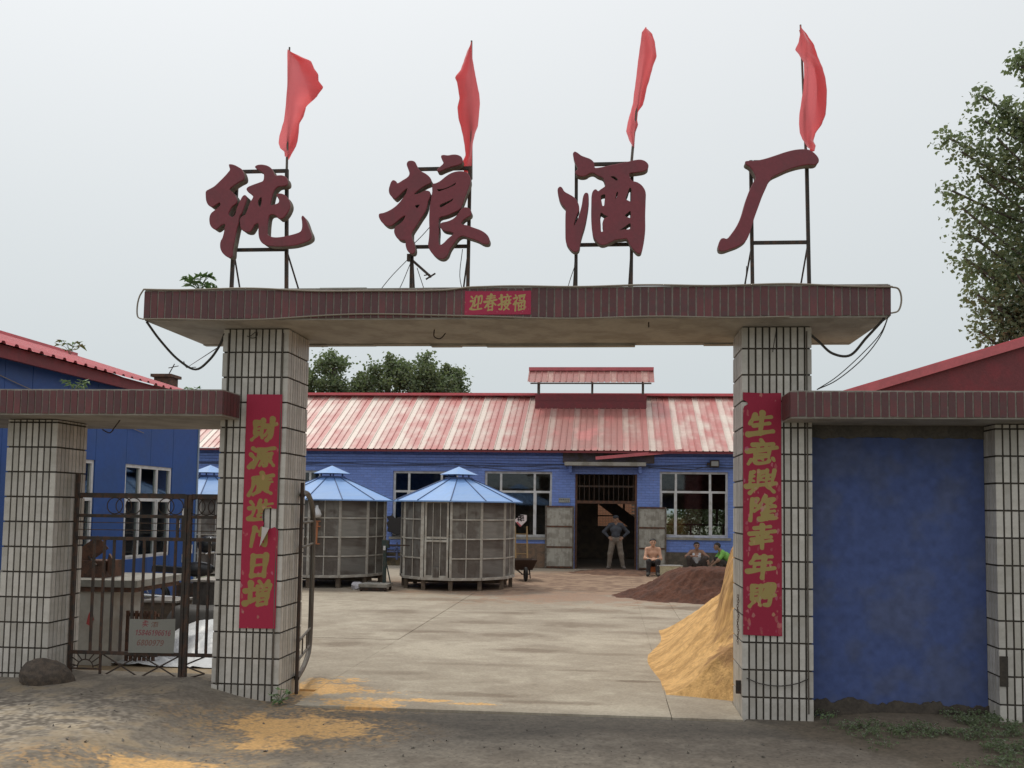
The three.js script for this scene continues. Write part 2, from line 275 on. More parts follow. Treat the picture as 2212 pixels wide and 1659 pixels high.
{
  const B = thing('gate_beam', 'long red tiled beam spanning the gate and carrying the four characters', 'beam');
  beam(B, -4.475, 2.495, 3.648, 3.945, -0.39, 0.92, true, true);
  // chipped plaster lip along the back of the underside
  const lip = []; let x = -4.46; while (x < 2.4) { const w = rr(0.25, 0.9), x1 = Math.min(2.47, x + w); lip.push(bx(x, x1, 3.648 - rr(0.004, 0.03), 3.66, 0.8 + rr(0, 0.04), 0.915)); x = x1; }
  part('chipped_edge', lip, M.plaster, B);
  const cap = []; x = -4.46; while (x < 2.45) { const x1 = Math.min(2.48, x + rr(0.3, 1.1)); cap.push(bx(x, x1, 3.94, 3.951 + rr(0, 0.012), -0.36 + rr(0, 0.03), 0.9)); x = x1; }
  part('mortar_cap', cap, M.concrete, B);
  part('rebar', tube([P(-1.74, 3.66, 0.1), P(-1.72, 3.56, 0.02), P(-1.66, 3.54, 0.0), P(-1.62, 3.6, 0.05)], 0.006), M.iron, B);
  part('rebar', tube([P(0.35, 3.66, -0.2), P(0.35, 3.6, -0.22)], 0.006), M.iron, B);
  const lb = thing('wall_beam', 'low red tiled beam over the small iron gate', 'beam');
  beam(lb, -8.9, -3.645, 2.735, 2.985, -0.4, 1.1, false, true);
  part('rebar', tube([P(-4.93, 2.76, 0.1), P(-4.97, 2.66, 0.05), P(-5.0, 2.6, 0.02), P(-5.07, 2.63, 0.0)], 0.006), M.iron, lb);
  const rb = thing('wall_beam', 'low red tiled beam over the plain blue wall', 'beam');
  beam(rb, 1.6, 7.2, 2.735, 2.985, -0.4, 1.0, true, false);
}
// blue wall between pillar and column, dirt-stained foot, bare strip at the top
{
  const w = thing('blue_wall', 'plain blue plastered wall filling the bay right of the gate', 'wall');
  part('plaster', bx(1.884, 3.523, -0.05, 2.62, 0.243, 0.42), M.bluePlaster, w);
  part('plaster', bx(4.062, 7.4, -0.05, 2.62, 0.24, 0.42), M.bluePlaster, w);
  // ragged lower edge of the paint over bare render
  const s = new THREE.Shape(); s.moveTo(1.884, 0); const top = []; for (let i = 0; i <= 110; i++) top.push([lerp(1.884, 3.523, i / 110), 0.11 + 0.13 * (fbm(i * 0.13, 3, 5, 0, 5) - 0.4)]);
  for (const [x, y] of top) s.lineTo(x, y); s.lineTo(3.523, 0); s.closePath();
  const g = uvBox(new THREE.ExtrudeGeometry(s, { depth: 0.02, bevelEnabled: false })); g.translate(0, 0, -0.241); part('bare_render', g, surf([0.06, 0.048, 0.038], [0.1, 0.08, 0.06], { size: 0.6, fine: 0.3, s: 55 }), w);
  const s2 = new THREE.Shape(); s2.moveTo(1.884, 2.734); s2.lineTo(3.523, 2.734); for (let i = 40; i >= 0; i--) s2.lineTo(lerp(1.884, 3.523, i / 40), 2.615 + 0.05 * (fbm(i * 0.5, 7, 3, 0, 6) - 0.5)); s2.closePath();
  const g2 = uvBox(new THREE.ExtrudeGeometry(s2, { depth: 0.12, bevelEnabled: false })); g2.translate(0, 0, -0.354); part('bare_lintel', g2, surf([0.085, 0.075, 0.064], [0.13, 0.11, 0.09], { size: 0.7, fine: 0.3, s: 57 }), w);
}

// ---------- raised sign characters ----------
M.signFace = surf([0.2, 0.032, 0.044], [0.16, 0.036, 0.044], { size: 0.9, amt: 0.6, fine: 0.1, s: 65, bump: 0.0006 }, { roughness: 0.5 });
M.signSide = surf([0.2, 0.165, 0.13], [0.1, 0.075, 0.055], { size: 0.4, amt: 0.7, fine: 0.2, s: 66 });
const CH = [
  { A: [-4.326969, 0.000985, 0.000032], B: [5.60108, -0.000014, -0.000974], s: [
    { o: [445,255,490,258,545,285,580,310,605,380,598,415,545,445,480,490,450,525,475,545,510,585,530,640,520,670,480,700,455,740,440,790,480,815,510,790,530,720,560,650,590,595,612,582,632,600,625,650,600,720,580,775,560,800,548,850,545,880,530,930,515,1000,500,1080,485,1150,480,1220,465,1240,430,1235,385,1200,360,1160,352,1110,360,1065,375,1040,390,990,400,930,405,890,370,895,330,930,300,945,265,925,245,895,237,850,240,810,255,775,290,745,330,715,355,680,345,660,310,680,265,705,230,690,205,650,197,590,200,540,240,515,285,490,340,440,400,380,435,340,455,310,447,280] },
    { o: [720,280,745,262,800,258,860,275,900,310,930,370,1000,372,1045,390,1065,430,1060,470,1020,485,965,490,930,520,910,560,895,620,885,690,930,680,965,665,975,640,960,605,945,580,965,567,1000,567,1045,590,1080,640,1090,690,1075,740,1045,790,1010,825,970,830,945,800,910,785,880,790,865,810,855,870,850,940,850,990,870,1015,930,1028,1010,1022,1090,1005,1160,985,1200,965,1215,930,1215,860,1210,815,1222,800,1245,825,1265,870,1285,930,1310,990,1310,1030,1280,1060,1220,1085,1130,1110,1010,1120,900,1118,830,1105,790,1080,765,1035,757,980,758,920,755,880,720,890,695,930,670,965,630,970,590,955,570,925,562,880,562,835,585,805,615,790,640,740,660,680,680,640,700,600,690,580,650,550,630,520,640,500,690,475,760,450,805,430,815,390,810,350,780,325,740,305], h: [[750,640,788,598,796,620,790,680,775,715,752,685]] }] },
  { A: [-2.521699, 0.000952, 0.00002], B: [5.560873, -0.000014, -0.000957], s: [
    { o: [495,250,510,222,545,215,580,228,600,265,620,305,650,330,700,358,740,395,756,430,745,455,700,475,660,500,600,545,575,575,640,560,690,535,738,545,742,600,718,655,712,700,690,760,650,820,600,900,560,960,545,1000,560,1060,580,1120,580,1180,560,1200,525,1190,500,1160,485,1110,480,1060,440,1058,400,1040,372,1000,362,960,375,920,420,890,460,850,480,800,440,820,380,870,330,905,290,908,250,885,215,845,198,800,205,780,250,770,320,740,390,690,450,620,490,560,500,510,450,550,400,600,370,620,335,595,310,560,305,520,315,480,330,440,350,422,380,435,395,455,450,425,510,385,525,350,510,300], h: [[580,692,640,682,625,708,606,728]] },
    { o: [860,165,880,155,930,160,980,152,1030,155,1070,175,1085,210,1075,245,1030,265,970,280,900,305,840,330,815,320,825,300,860,270,885,240,870,205] },
    { o: [768,462,800,455,850,430,900,390,960,350,1030,330,1090,330,1140,350,1165,400,1165,450,1140,520,1110,600,1080,680,1060,725,1000,760,920,795,840,820,830,860,835,950,830,1050,840,1110,880,1090,930,1040,990,985,960,970,900,960,865,940,845,900,860,875,920,860,980,835,1030,790,1070,730,1110,710,1150,720,1175,755,1170,790,1130,815,1085,850,1070,885,1130,900,1200,925,1280,955,1340,1000,1365,1050,1355,1090,1310,1095,1240,1060,1150,1030,1080,1010,1040,1030,1000,1080,950,1150,920,1220,880,1250,830,1245,780,1210,740,1160,722,1110,730,1040,735,950,733,850,735,760,740,700,752,620,766,540], h: [[812,518,880,510,960,478,1018,445,1014,470,950,505,870,535,832,545], [842,685,900,655,960,628,992,610,983,640,930,675,880,705,846,715]] }] },
  { A: [-0.777204, 0.000921, 0.000008], B: [5.522017, -0.000014, -0.000941], s: [
    { o: [425,135,440,118,470,130,510,160,560,180,610,200,645,235,655,290,700,290,800,270,900,250,1000,230,1080,212,1140,208,1190,225,1220,260,1215,300,1180,325,1100,340,1020,355,1030,400,1050,430,1110,450,1160,490,1190,550,1190,650,1185,800,1185,950,1170,1080,1155,1150,1140,1190,1110,1195,1070,1160,1030,1110,1005,1060,990,1040,940,1045,880,1050,820,1080,760,1105,720,1105,680,1075,645,1030,630,970,620,850,620,700,628,560,650,525,670,522,690,540,720,520,770,480,760,440,740,395,690,375,640,345,600,350,560,375,500,378,455,355,450,330,475,300,450,240,430,180],
      h: [[815,388,850,378,885,395,905,425,880,433,850,412], [718,585,768,573,765,640,755,700,735,700,722,650], [872,600,886,548,905,548,895,600,868,635], [978,625,1000,560,1020,505,1043,508,1044,600,1040,655,1000,642], [716,764,770,793,806,805,760,832,742,880,750,940,752,962,722,976,713,900], [968,800,1000,767,1033,745,1034,828,1000,820], [905,958,960,920,1033,874,1029,943,960,950]] },
    { o: [263,510,285,490,305,500,330,540,380,570,430,600,465,640,485,690,488,740,465,790,440,870,435,905,470,850,500,760,520,680,535,590,555,557,580,560,590,610,585,700,570,800,550,900,520,1000,500,1080,490,1150,460,1180,420,1170,380,1130,352,1080,345,950,345,800,345,720,310,680,280,630,265,570] }] },
  { A: [0.849177, 0.000892, -0.000003], B: [5.485789, -0.000013, -0.000926], s: [
    { o: [485,225,510,218,580,218,680,200,780,170,900,130,1000,105,1090,97,1160,105,1220,145,1260,200,1255,240,1220,258,1150,258,1050,275,950,305,850,350,770,390,735,435,700,510,660,600,620,710,580,820,550,920,520,1010,490,1065,420,1115,330,1150,250,1175,210,1165,198,1130,205,1090,230,1045,255,1038,290,1045,340,990,400,900,450,780,490,640,530,530,580,430,595,395,570,330,530,275,490,250] }] },
];
const signLabels = ['thin leaning dark red character sign, leftmost above the gate beam', 'dense dark red character sign second from left above the beam', 'dark red boxed character sign third from left above the beam', 'dark red two-stroke character sign rightmost above the gate beam'];
const posts = [[-3.866, -3.31, 5.34, 4.52, 0.01, -0.02], [-2.005, -1.43, 5.33, 4.53, 0, 0], [-0.353, 0.195, 5.345, 4.53, -0.005, 0], [1.362, 1.9, 5.335, 4.53, -0.008, -0.01]];
CH.forEach((c, k) => {
  const t = thing('character_sign', signLabels[k], 'sign', null, 0, 'raised characters of the factory name over the gate');
  const map = (u, v) => new THREE.Vector2(c.A[0] + c.A[1] * u + c.A[2] * v, c.B[0] + c.B[1] * u + c.B[2] * v);
  const ring = (a) => { const p = []; for (let i = 0; i < a.length; i += 2) { const q = map(a[i], a[i + 1]); p.push(new THREE.Vector3(q.x, q.y, 0)); } return new THREE.CatmullRomCurve3(p, true, 'centripetal').getPoints(p.length * 3).slice(0, -1).map((q) => new THREE.Vector2(q.x, q.y)); };
  c.s.forEach((s, i) => {
    const sh = new THREE.Shape(ring(s.o)); for (const h of s.h || []) sh.holes.push(new THREE.Path(ring(h)));
    const dz = i * 0.003;
    const g = new THREE.ExtrudeGeometry(sh, { depth: 0.085, bevelEnabled: true, bevelSize: 0.006, bevelThickness: 0.006, bevelOffset: -0.006, bevelSegments: 1, steps: 1 }); g.translate(0, 0, -0.165 - dz);
    const f = new THREE.ExtrudeGeometry(sh, { depth: 0.006, bevelEnabled: true, bevelSize: 0.006, bevelThickness: 0.008, bevelOffset: -0.004, bevelSegments: 2, steps: 1 }); f.translate(0, 0, -0.07 - dz);
    part('return', uvBox(g), M.signSide, t); part('face', uvBox(f), M.signFace, t);
  });
  const [xl, xr, yt, yr, ll, lr] = posts[k], w = 0.032;
  part('post', beamBar(P(xl - ll, 3.93, 0.2), P(xl + ll, yt, 0.2), w, w), M.iron, t);
  part('post', beamBar(P(xr - lr, 3.93, 0.2), P(xr + lr, yt, 0.2), w, w), M.iron, t);
  part('rail', bx(xl + 0.016, xr - 0.016, yt - 0.032, yt, 0.186, 0.214), M.iron, t);
  part('rail', bx(xl + 0.016, xr - 0.016, yr - 0.032, yr, 0.186, 0.214), M.iron, t);
  part('brace', rod(P(xl, 4.48, 0.21), P(xl - 0.05, 3.94, 0.62), 0.009), M.iron, t);
  part('brace', rod(P(xr, 4.5, 0.21), P(xr + (k === 1 ? -0.14 : k === 0 ? 0.08 : -0.03), 3.94, 0.6), 0.009), M.iron, t);
});

// ---------- red flags on poles ----------
M.flag = [[0.93, 0.22, 0.235], [0.9, 0.19, 0.205]].map((c) => new THREE.MeshPhysicalMaterial({ color: lin(...c), roughness: 0.95, transmission: 0.6, thickness: 0, side: THREE.DoubleSide }));
const FL = [
  { A: [-3.575805, 0.001175, 0.000028], B: [6.950206, -0.00003, -0.001186], pole: [182, 248, 165, 1400], f: [285,180,190,320,178,270,380,175,385,440,173,410,510,172,455,560,172,455,615,172,495,680,170,440,780,168,330,850,165,310,930,158,268,1000,140,265,1080,118,258,1130,110,248,1170,120,232,1200,155,215,1240,158,180], label: 'open red flag bellying to the right on the leftmost pole' },
  { A: [-3.575805, 0.001175, 0.000028], B: [6.950206, -0.00003, -0.001186], pole: [1810, 200, 1800, 1420], f: [225,1800,1815,300,1765,1818,370,1742,1822,450,1715,1835,525,1662,1848,570,1680,1857,640,1690,1870,700,1698,1883,780,1677,1888,870,1685,1880,970,1712,1870,1050,1730,1840,1130,1743,1822,1210,1752,1815,1270,1728,1812,1360,1738,1805], label: 'furled red flag hanging straight, second pole from left' },
  { A: [-0.166812, 0.001102, 0.000001], B: [6.831668, -0.000028, -0.001148], pole: [416, 118, 322, 1290], f: [85,440,462,130,408,505,200,400,530,320,385,546,420,372,510,520,362,485,620,350,455,700,338,440,760,333,425,830,315,378,900,295,372,940,285,380,1020,272,355,1090,295,350,1150,325,347], label: 'narrow twisted red flag on the tilted third pole' },
  { A: [-0.166812, 0.001102, 0.000001], B: [6.831668, -0.000028, -0.001148], pole: [1826, 58, 1868, 1260], f: [85,1815,1835,150,1815,1890,230,1800,1950,310,1765,1980,360,1800,2000,430,1840,2025,530,1843,2045,640,1838,2052,760,1822,2045,860,1808,2035,940,1805,2005,1020,1808,1950,1080,1825,1935,1120,1845,1955,1165,1870,1945], label: 'curved red flag gathered at its foot, rightmost pole' },
];
FL.forEach((c, k) => {
  const at = (u, v) => [c.A[0] + c.A[1] * u + c.A[2] * v, c.B[0] + c.B[1] * u + c.B[2] * v];
  const t = thing('red_flag', c.label, 'flag', null, 0, 'red flags on the sign frames');
  const [px0, py0] = at(c.pole[0], c.pole[1]), [px1, py1] = at(c.pole[2], c.pole[3]);
  part('pole', rod(P(px1, py1, 0.232), P(px0, py0, 0.232), 0.014, 0.009), M.ironPale, t);
  const n = c.f.length / 3, rows = 70, cols = 34, pos = [], uv = [], idx = [];
  const poleX = (v) => lerp(c.pole[0], c.pole[2], (v - c.pole[1]) / (c.pole[3] - c.pole[1]));
  for (let j = 0; j <= rows; j++) {
    const q = j / rows * (n - 1), i = Math.min(n - 2, Math.floor(q)), f = q - i, s = f * f * (3 - 2 * f) * 0.4 + f * 0.6;
    const v = lerp(c.f[3 * i], c.f[3 * i + 3], f), l = lerp(c.f[3 * i + 1], c.f[3 * i + 4], s), r = lerp(c.f[3 * i + 2], c.f[3 * i + 5], s);
    const w = (r - l) * 0.0011, depth = Math.max(0.02, 0.2 - w * 0.25);
    for (let m = 0; m <= cols; m++) {
      const a = m / cols, v01 = j / rows, back = [0.34, 0.42, 0.5, 0.44][k] + 0.2 * Math.sin(v01 * 3.4 + k * 1.9), e1 = 0.52, e2 = 0.8;
      // out to the fly edge, back on itself, and out again: one soft fold
      let side = a < e1 ? a / e1 : a < e2 ? lerp(1, back, sstep(e1, e2, a)) : lerp(back, back + 0.28, (a - e2) / (1 - e2));
      if (k === 1) side = 1 - side;
      const [x, y] = at(lerp(l, r, clamp(side)), v);
      const z = 0.19 - 0.11 * a - 0.03 * Math.sin(a * 6 + v01 * 7 + k) * Math.min(1, w * 4) - 0.01 * Math.sin(a * 15 - v01 * 11 + k);
      pos.push(x, y, -(0.235 - 0.05 + (0.19 - z) * 0.9)); uv.push(a, j / rows);
    }
  }
  for (let j = 0; j < rows; j++) for (let m = 0; m < cols; m++) { const a = j * (cols + 1) + m; idx.push(a, a + 1, a + cols + 2, a, a + cols + 2, a + cols + 1); }
  const g = new THREE.BufferGeometry(); g.setAttribute('position', new THREE.Float32BufferAttribute(pos, 3)); g.setAttribute('uv', new THREE.Float32BufferAttribute(uv, 2)); g.setIndex(idx); g.computeVertexNormals();
  part('cloth', g, M.flag[k % 2], t);
});

// ---------- brush lettering ----------
const GL = {
  cai: [[13,18,12,15,62],[13,18,12,48,9],[13,48,9,45,62],[8,20,28,45,27],[8,20,44,45,43],[10,18,62,45,60],[11,30,64,5,90],[11,38,64,50,84],[14,55,32,96,26],[16,80,4,80,78,68,94],[11,78,42,55,76]],
  yuan: [[12,10,8,24,22],[12,4,36,20,48],[12,6,92,16,70,28,58],[13,32,16,94,12],[12,40,16,34,60,22,92],[9,62,20,56,32],[9,48,36,84,34],[9,48,36,48,58],[9,84,34,82,58],[8,48,47,82,46],[9,48,58,82,58],[12,65,60,65,90,56,86],[10,52,68,40,88],[11,78,66,94,86]],
  guang: [[13,50,2,54,14],[12,16,20,94,18],[12,22,20,18,60,4,94],[9,36,32,84,30],[8,48,24,46,40],[8,68,24,66,40],[9,34,42,88,40],[9,40,50,78,49],[9,40,50,40,70],[9,78,49,76,70],[8,40,60,78,59],[9,58,42,58,70],[9,40,70,78,70],[11,46,74,24,92],[11,68,74,90,92]],
  jin: [[11,8,10,18,22],[12,6,38,20,40,18,70,4,84],[12,6,86,40,88,94,94],[11,48,4,34,34],[11,44,26,44,76],[9,64,8,68,18],[9,44,26,90,22],[9,46,42,84,39],[9,46,57,84,54],[9,44,74,94,72],[9,66,22,66,74]],
  men: [[15,22,10,16,40,14,92],[11,30,20,50,30],[13,60,12,52,40],[14,78,20,80,90,68,86]],
  ri: [[17,18,8,16,92],[15,18,10,80,8],[18,80,8,76,94],[9,22,48,76,46],[14,16,90,76,88]],
  zeng: [[13,4,36,40,30],[14,22,6,22,80],[14,2,88,42,74],[10,54,4,60,16],[10,84,2,76,16],[10,46,22,92,20],[10,46,22,48,52],[10,92,20,88,52],[8,68,22,68,50],[8,48,36,90,35],[10,48,52,90,50],[11,52,62,52,96],[10,52,62,86,60],[12,86,60,84,96],[8,54,78,84,77],[10,52,94,84,93]],
  sheng: [[13,26,6,6,42],[12,22,26,84,20],[15,50,2,50,92],[12,20,54,80,50],[16,4,92,96,88]],
  yi: [[11,48,2,52,12],[12,18,18,84,16],[9,34,22,40,34],[9,66,21,58,34],[13,4,38,98,34],[10,28,46,28,70],[10,28,46,74,44],[10,74,44,72,70],[8,30,58,72,57],[10,28,70,74,69],[10,14,78,6,94],[12,30,76,36,94,70,94,76,84],[9,50,74,58,84],[10,86,76,96,90]],
  xing: [[10,20,8,10,16],[11,12,14,14,66],[8,14,30,26,29],[8,14,46,26,45],[9,36,8,36,62],[9,36,10,64,8],[9,64,8,64,62],[7,42,22,58,21],[8,42,32,58,31],[8,42,46,58,45],[11,88,8,86,66],[8,74,30,88,28],[8,74,46,88,44],[13,0,68,100,64],[12,32,74,12,96],[12,68,74,90,96]],
  long: [[12,10,6,10,96],[10,10,8,34,6,22,30],[11,22,32,36,44,22,58],[11,60,2,42,34],[10,52,14,86,12,60,40],[11,56,22,96,44],[9,52,48,86,46],[10,56,56,46,70],[10,52,64,90,62],[10,70,50,70,94],[9,54,78,88,76],[13,42,95,98,93]],
  xing2: [[13,50,2,50,98],[11,24,14,78,12],[12,4,36,96,30],[9,34,42,40,52],[9,68,40,60,52],[11,16,56,84,53],[11,12,74,88,71]],
  nian: [[12,30,2,12,34],[11,26,16,84,13],[11,22,38,80,35],[10,24,38,24,64],[13,2,68,98,62],[16,56,14,56,98]],
  cai2: [[13,14,12,14,64],[11,14,12,44,10],[12,44,10,42,64],[9,16,30,42,29],[9,16,46,42,45],[10,14,64,44,62],[11,30,66,6,92],[11,34,66,48,90],[13,58,12,92,8,86,40],[14,72,12,56,56],[13,56,60,96,56],[14,80,30,78,92,62,90]],
  ying: [[11,8,10,20,22],[12,6,38,22,40,18,70,4,86],[12,6,86,40,90,96,94],[11,50,10,36,20],[11,38,20,38,70],[9,38,70,56,58],[11,62,18,92,14,88,62,78,60],[12,66,18,64,82]],
  chun: [[11,22,12,80,10],[11,18,26,84,23],[13,2,42,98,38],[14,54,2,40,40,6,74],[12,60,42,94,70],[10,34,56,34,96],[10,34,56,68,54],[11,68,54,66,96],[8,34,74,68,73],[10,34,94,68,93]],
  jie: [[11,4,24,36,20],[13,22,2,22,90,10,84],[11,2,62,38,48],[10,66,2,70,12],[10,44,18,94,16],[9,56,22,60,36],[9,82,21,76,36],[11,40,42,98,39],[12,62,44,50,70,82,94],[12,84,46,72,76,44,96],[11,40,64,98,60]],
  fu: [[10,18,2,24,14],[11,4,24,36,22,8,60],[12,22,44,22,98],[10,28,48,38,58],[11,46,8,94,6],[10,54,20,54,42],[10,54,20,86,18],[10,86,18,84,42],[10,54,40,86,39],[11,48,52,48,96],[10,48,52,94,50],[11,94,50,92,96],[8,50,72,92,71],[9,70,52,70,94],[10,48,94,92,93]],
  mai: [[10,30,10,70,8],[10,50,0,50,26],[10,10,28,90,24,84,36],[8,30,38,40,44],[8,24,48,36,54],[10,4,64,96,60],[10,56,34,54,62,10,96],[10,62,70,86,92]],
  jiu: [[10,8,10,20,20],[10,2,34,16,44],[10,4,92,18,66],[10,30,14,98,12],[10,36,32,36,96],[10,36,32,92,30],[10,92,30,90,96],[8,56,14,52,56,44,64],[8,70,14,72,56,84,58],[8,40,72,88,71],[10,38,94,90,93]],
};
function brush(ctx, glyph, x, y, w, h, k = 1.12) {
  for (const [bw, ...p] of GL[glyph]) {
    const pts = []; for (let i = 0; i < p.length; i += 2) pts.push(new THREE.Vector3(x + (p[i] + (hash(i, bw, p[0]) - 0.5) * 6 + (p[i + 1] - 50) * -0.06) / 100 * w, y + (p[i + 1] + (hash(i, bw, p[1] + 9) - 0.5) * 6 + (p[i] - 50) * -0.1) / 100 * h, 0));
    const cv = new THREE.CatmullRomCurve3(pts, false, 'centripetal'), n = 36;
    for (let i = 0; i <= n; i++) { const q = cv.getPoint(i / n), t = i / n, r = bw / 200 * Math.min(w, h) * 1.05 * k * (0.62 + 0.6 * Math.pow(1 - t, 1.5) + 0.25 * t * t + 0.1 * Math.sin(t * 9 + bw)); ctx.beginPath(); ctx.ellipse(q.x, q.y, r * 1.05, r * 0.92, 0.5, 0, 6.3); ctx.fill(); }
  }
}
const RED = ['rgb(160,34,64)', 'rgb(150,30,58)'], GOLD = ['rgb(146,126,72)', 'rgb(156,138,82)', 'rgb(172,152,96)'];
function wornPaper(ctx, w, h, wearSheen, s) {                   // scuffs where the print has flaked off the paper
  let q = s; const r = () => { q = (q * 16807) % 2147483647; return q / 2147483647; };
  for (let i = 0; i < 900; i++) { ctx.fillStyle = r() < 0.5 ? 'rgba(90,20,34,0.12)' : 'rgba(178,60,78,0.10)'; ctx.fillRect(r() * w, r() * h, 1 + r() * 5, 1 + r() * 9); }
  for (let i = 0; i < wearSheen; i++) { ctx.fillStyle = `rgba(${170 + r() * 25 | 0},${110 + r() * 45 | 0},${100 + r() * 35 | 0},${0.25 + r() * 0.5})`; const x = (r() < 0.55 ? (r() < 0.5 ? r() * 0.16 : 0.84 + r() * 0.14) : r()) * w, y = Math.pow(r(), 0.6) * h; ctx.beginPath(); const k = 4 + r() * 11; for (let m = 0; m < 7; m++) ctx.lineTo(x + Math.cos(m * 0.9) * k * (0.4 + r() * 0.8), y + Math.sin(m * 0.9) * k * (0.6 + r() * 1.6)); ctx.fill(); }
}
const paperMat = (map) => std({ map, roughness: 0.78, bumpMap: rep(roughBump, 0.5), bumpScale: 0.0008 });
// a sheet of paper with slight waves, from an outline in local metres; thickness 1 mm
function paper(outline, w, h, z, wave = 0.003, sd = 1) {
  const s = new THREE.Shape(outline.map(([x, y]) => new THREE.Vector2(x, y))); const g = clean(new THREE.ExtrudeGeometry(s, { depth: 0.001, bevelEnabled: false, curveSegments: 4 }));
  const p = g.attributes.position, uv = new Float32Array(p.count * 2);
  for (let i = 0; i < p.count; i++) { uv[2 * i] = p.getX(i) / w; uv[2 * i + 1] = p.getY(i) / h; p.setZ(i, p.getZ(i) + z + wave * Math.sin(p.getY(i) * 9 + p.getX(i) * 14 + sd)); }
  g.setAttribute('uv', new THREE.BufferAttribute(uv, 2)); g.computeVertexNormals(); return g;
}
function couplet(name, label, x, y, w, h, glyphs, o) {
  const CW = 256, CHh = Math.round(CW * h / w);
  const map = canvasTex(CW, CHh, (ctx) => {
    ctx.fillStyle = o.red; ctx.fillRect(0, 0, CW, CHh); wornPaper(ctx, CW, CHh, 0, o.s);
    glyphs.forEach(([g, cy, gx, gw, gh], i) => { ctx.fillStyle = o.gold; brush(ctx, g, gx * CW, cy * CHh, gw * CW, gh * CHh, o.k || 1.12); });
    wornPaper(ctx, CW, CHh, o.wearSheen, o.s + 5);
  });
  const t = thing(name, label, 'couplet', P(x, y, 0.0));
  part('paper', paper(o.outline(w, h), w, h, 0.012, 0.0025, o.s), paperMat(map), t);
  return t;
}
{
  const edge = (w, h, notch) => { const p = []; for (let i = 0; i <= 8; i++) p.push([w * i / 8, (i % 2) * 0.002]); for (let i = 1; i < 40; i++) p.push([w - (i % 3 === 1 ? 0.002 : 0), h * i / 40]); for (let i = 8; i >= 0; i--) p.push([w * i / 8, h - (i % 2) * 0.002]); for (let i = 39; i > 0; i--) p.push([(i % 4 === 1 ? 0.002 : 0), h * i / 40]); return p; };
  const lab = (i, h0 = 0.105, st = 0.127) => h0 + i * st;
  const L = couplet('couplet', 'torn red paper couplet with gold brush characters on the left pillar', -3.582, 0.70, 0.363, 2.288,
    [['cai', 0.105, 0.14, 0.72, 0.098], ['yuan', 0.222, 0.12, 0.74, 0.1], ['guang', 0.338, 0.12, 0.74, 0.102], ['jin', 0.452, 0.14, 0.72, 0.095], ['men', 0.566, 0.2, 0.56, 0.094], ['ri', 0.685, 0.22, 0.56, 0.1], ['zeng', 0.80, 0.12, 0.74, 0.105]],
    { red: RED[0], gold: GOLD[0], k: 1.42, wearSheen: 26, s: 77, outline: (w, h) => { // a piece is torn out of the right edge
      const y0 = h * 0.425, y1 = h * 0.505; return [[0, 0], [w, 0.003], [w, h * 0.2], [w - 0.002, h * 0.34], [w, y0 - 0.02], [w * 0.9, y0 + 0.012], [w * 0.74, y0 - 0.01], [w * 0.6, y0 - 0.05], [w * 0.57, y0 + 0.0], [w * 0.6, y0 + 0.05], [w * 0.535, y0 + 0.1], [w * 0.56, y1 - 0.02], [w * 0.6, y1 + 0.008], [w * 0.76, y1 + 0.012], [w * 0.97, y1 + 0.004], [w, h * 0.8], [w, h - 0.002], [0, h], [0.002, h * 0.6], [0, h * 0.3]]; } });
  const flap = new THREE.BufferGeometry(); // the torn flap hangs forward, showing its pale back
  flap.setAttribute('position', new THREE.Float32BufferAttribute([0.2, 0.985, 0.02, 0.285, 0.975, 0.045, 0.21, 0.9, 0.05, 0.255, 0.9, 0.062, 0.19, 0.82, 0.03, 0.215, 0.83, 0.05, 0.18, 0.79, 0.018], 3)); flap.setAttribute('uv', new THREE.Float32BufferAttribute(new Array(14).fill(0.5), 2)); flap.setIndex([0, 2, 1, 1, 2, 3, 2, 4, 3, 3, 4, 5, 4, 6, 5]); flap.computeVertexNormals();
  const fm = part('torn_flap', flap, std({ color: lin(0.5, 0.45, 0.42), roughness: 0.8 }), L); fm.userData.label = 'pale back of the torn paper flap'; fm.position.y = 0.0;
  couplet('couplet', 'flaking red paper couplet with gold brush characters on the right pillar', 1.243, 0.751, 0.355, 2.267,
    [['sheng', 0.085, 0.13, 0.7, 0.095], ['yi', 0.2, 0.1, 0.78, 0.1], ['xing', 0.318, 0.1, 0.78, 0.1], ['long', 0.432, 0.14, 0.74, 0.1], ['xing2', 0.548, 0.12, 0.74, 0.098], ['nian', 0.668, 0.12, 0.72, 0.098], ['cai2', 0.785, 0.12, 0.74, 0.098]],
    { red: RED[1], gold: GOLD[1], k: 1.42, wearSheen: 95, s: 131, outline: (w, h) => [[0, 0.006], [w * 0.5, 0.002], [w, 0], [w, h * 0.3], [w - 0.002, h * 0.7], [w, h - 0.004], [w * 0.6, h - 0.008], [0, h], [0, h - 0.07], [0.035, h - 0.09], [0.05, h - 0.11], [0.015, h - 0.13], [0.002, h - 0.16], [0, h * 0.4]] });
  const w = 0.62, h = 0.226, map = canvasTex(768, 280, (ctx, W, H) => { ctx.fillStyle = 'rgb(166,46,76)'; ctx.fillRect(0, 0, W, H); wornPaper(ctx, W, H, 6, 9); ctx.fillStyle = GOLD[2]; ['ying', 'chun', 'jie', 'fu'].forEach((g, i) => brush(ctx, g, 62 + i * 165, 40, 146, 190, 1.18)); ctx.fillStyle = 'rgba(190,120,130,0.8)'; ctx.fillRect(370, 240, 12, 9); ctx.fillRect(664, 238, 14, 9); });
  const t = thing('banner', 'small red paper banner with four gold characters on the gate beam', 'banner', P(-1.357, 3.682, -0.39));
  part('paper', paper([[0, 0], [w * 0.5, 0.004], [w, 0.004], [w, h * 0.5], [w, h], [w * 0.4, h - 0.004], [0, h]], w, h, 0.004, 0.0018, 2), paperMat(map), t);
}

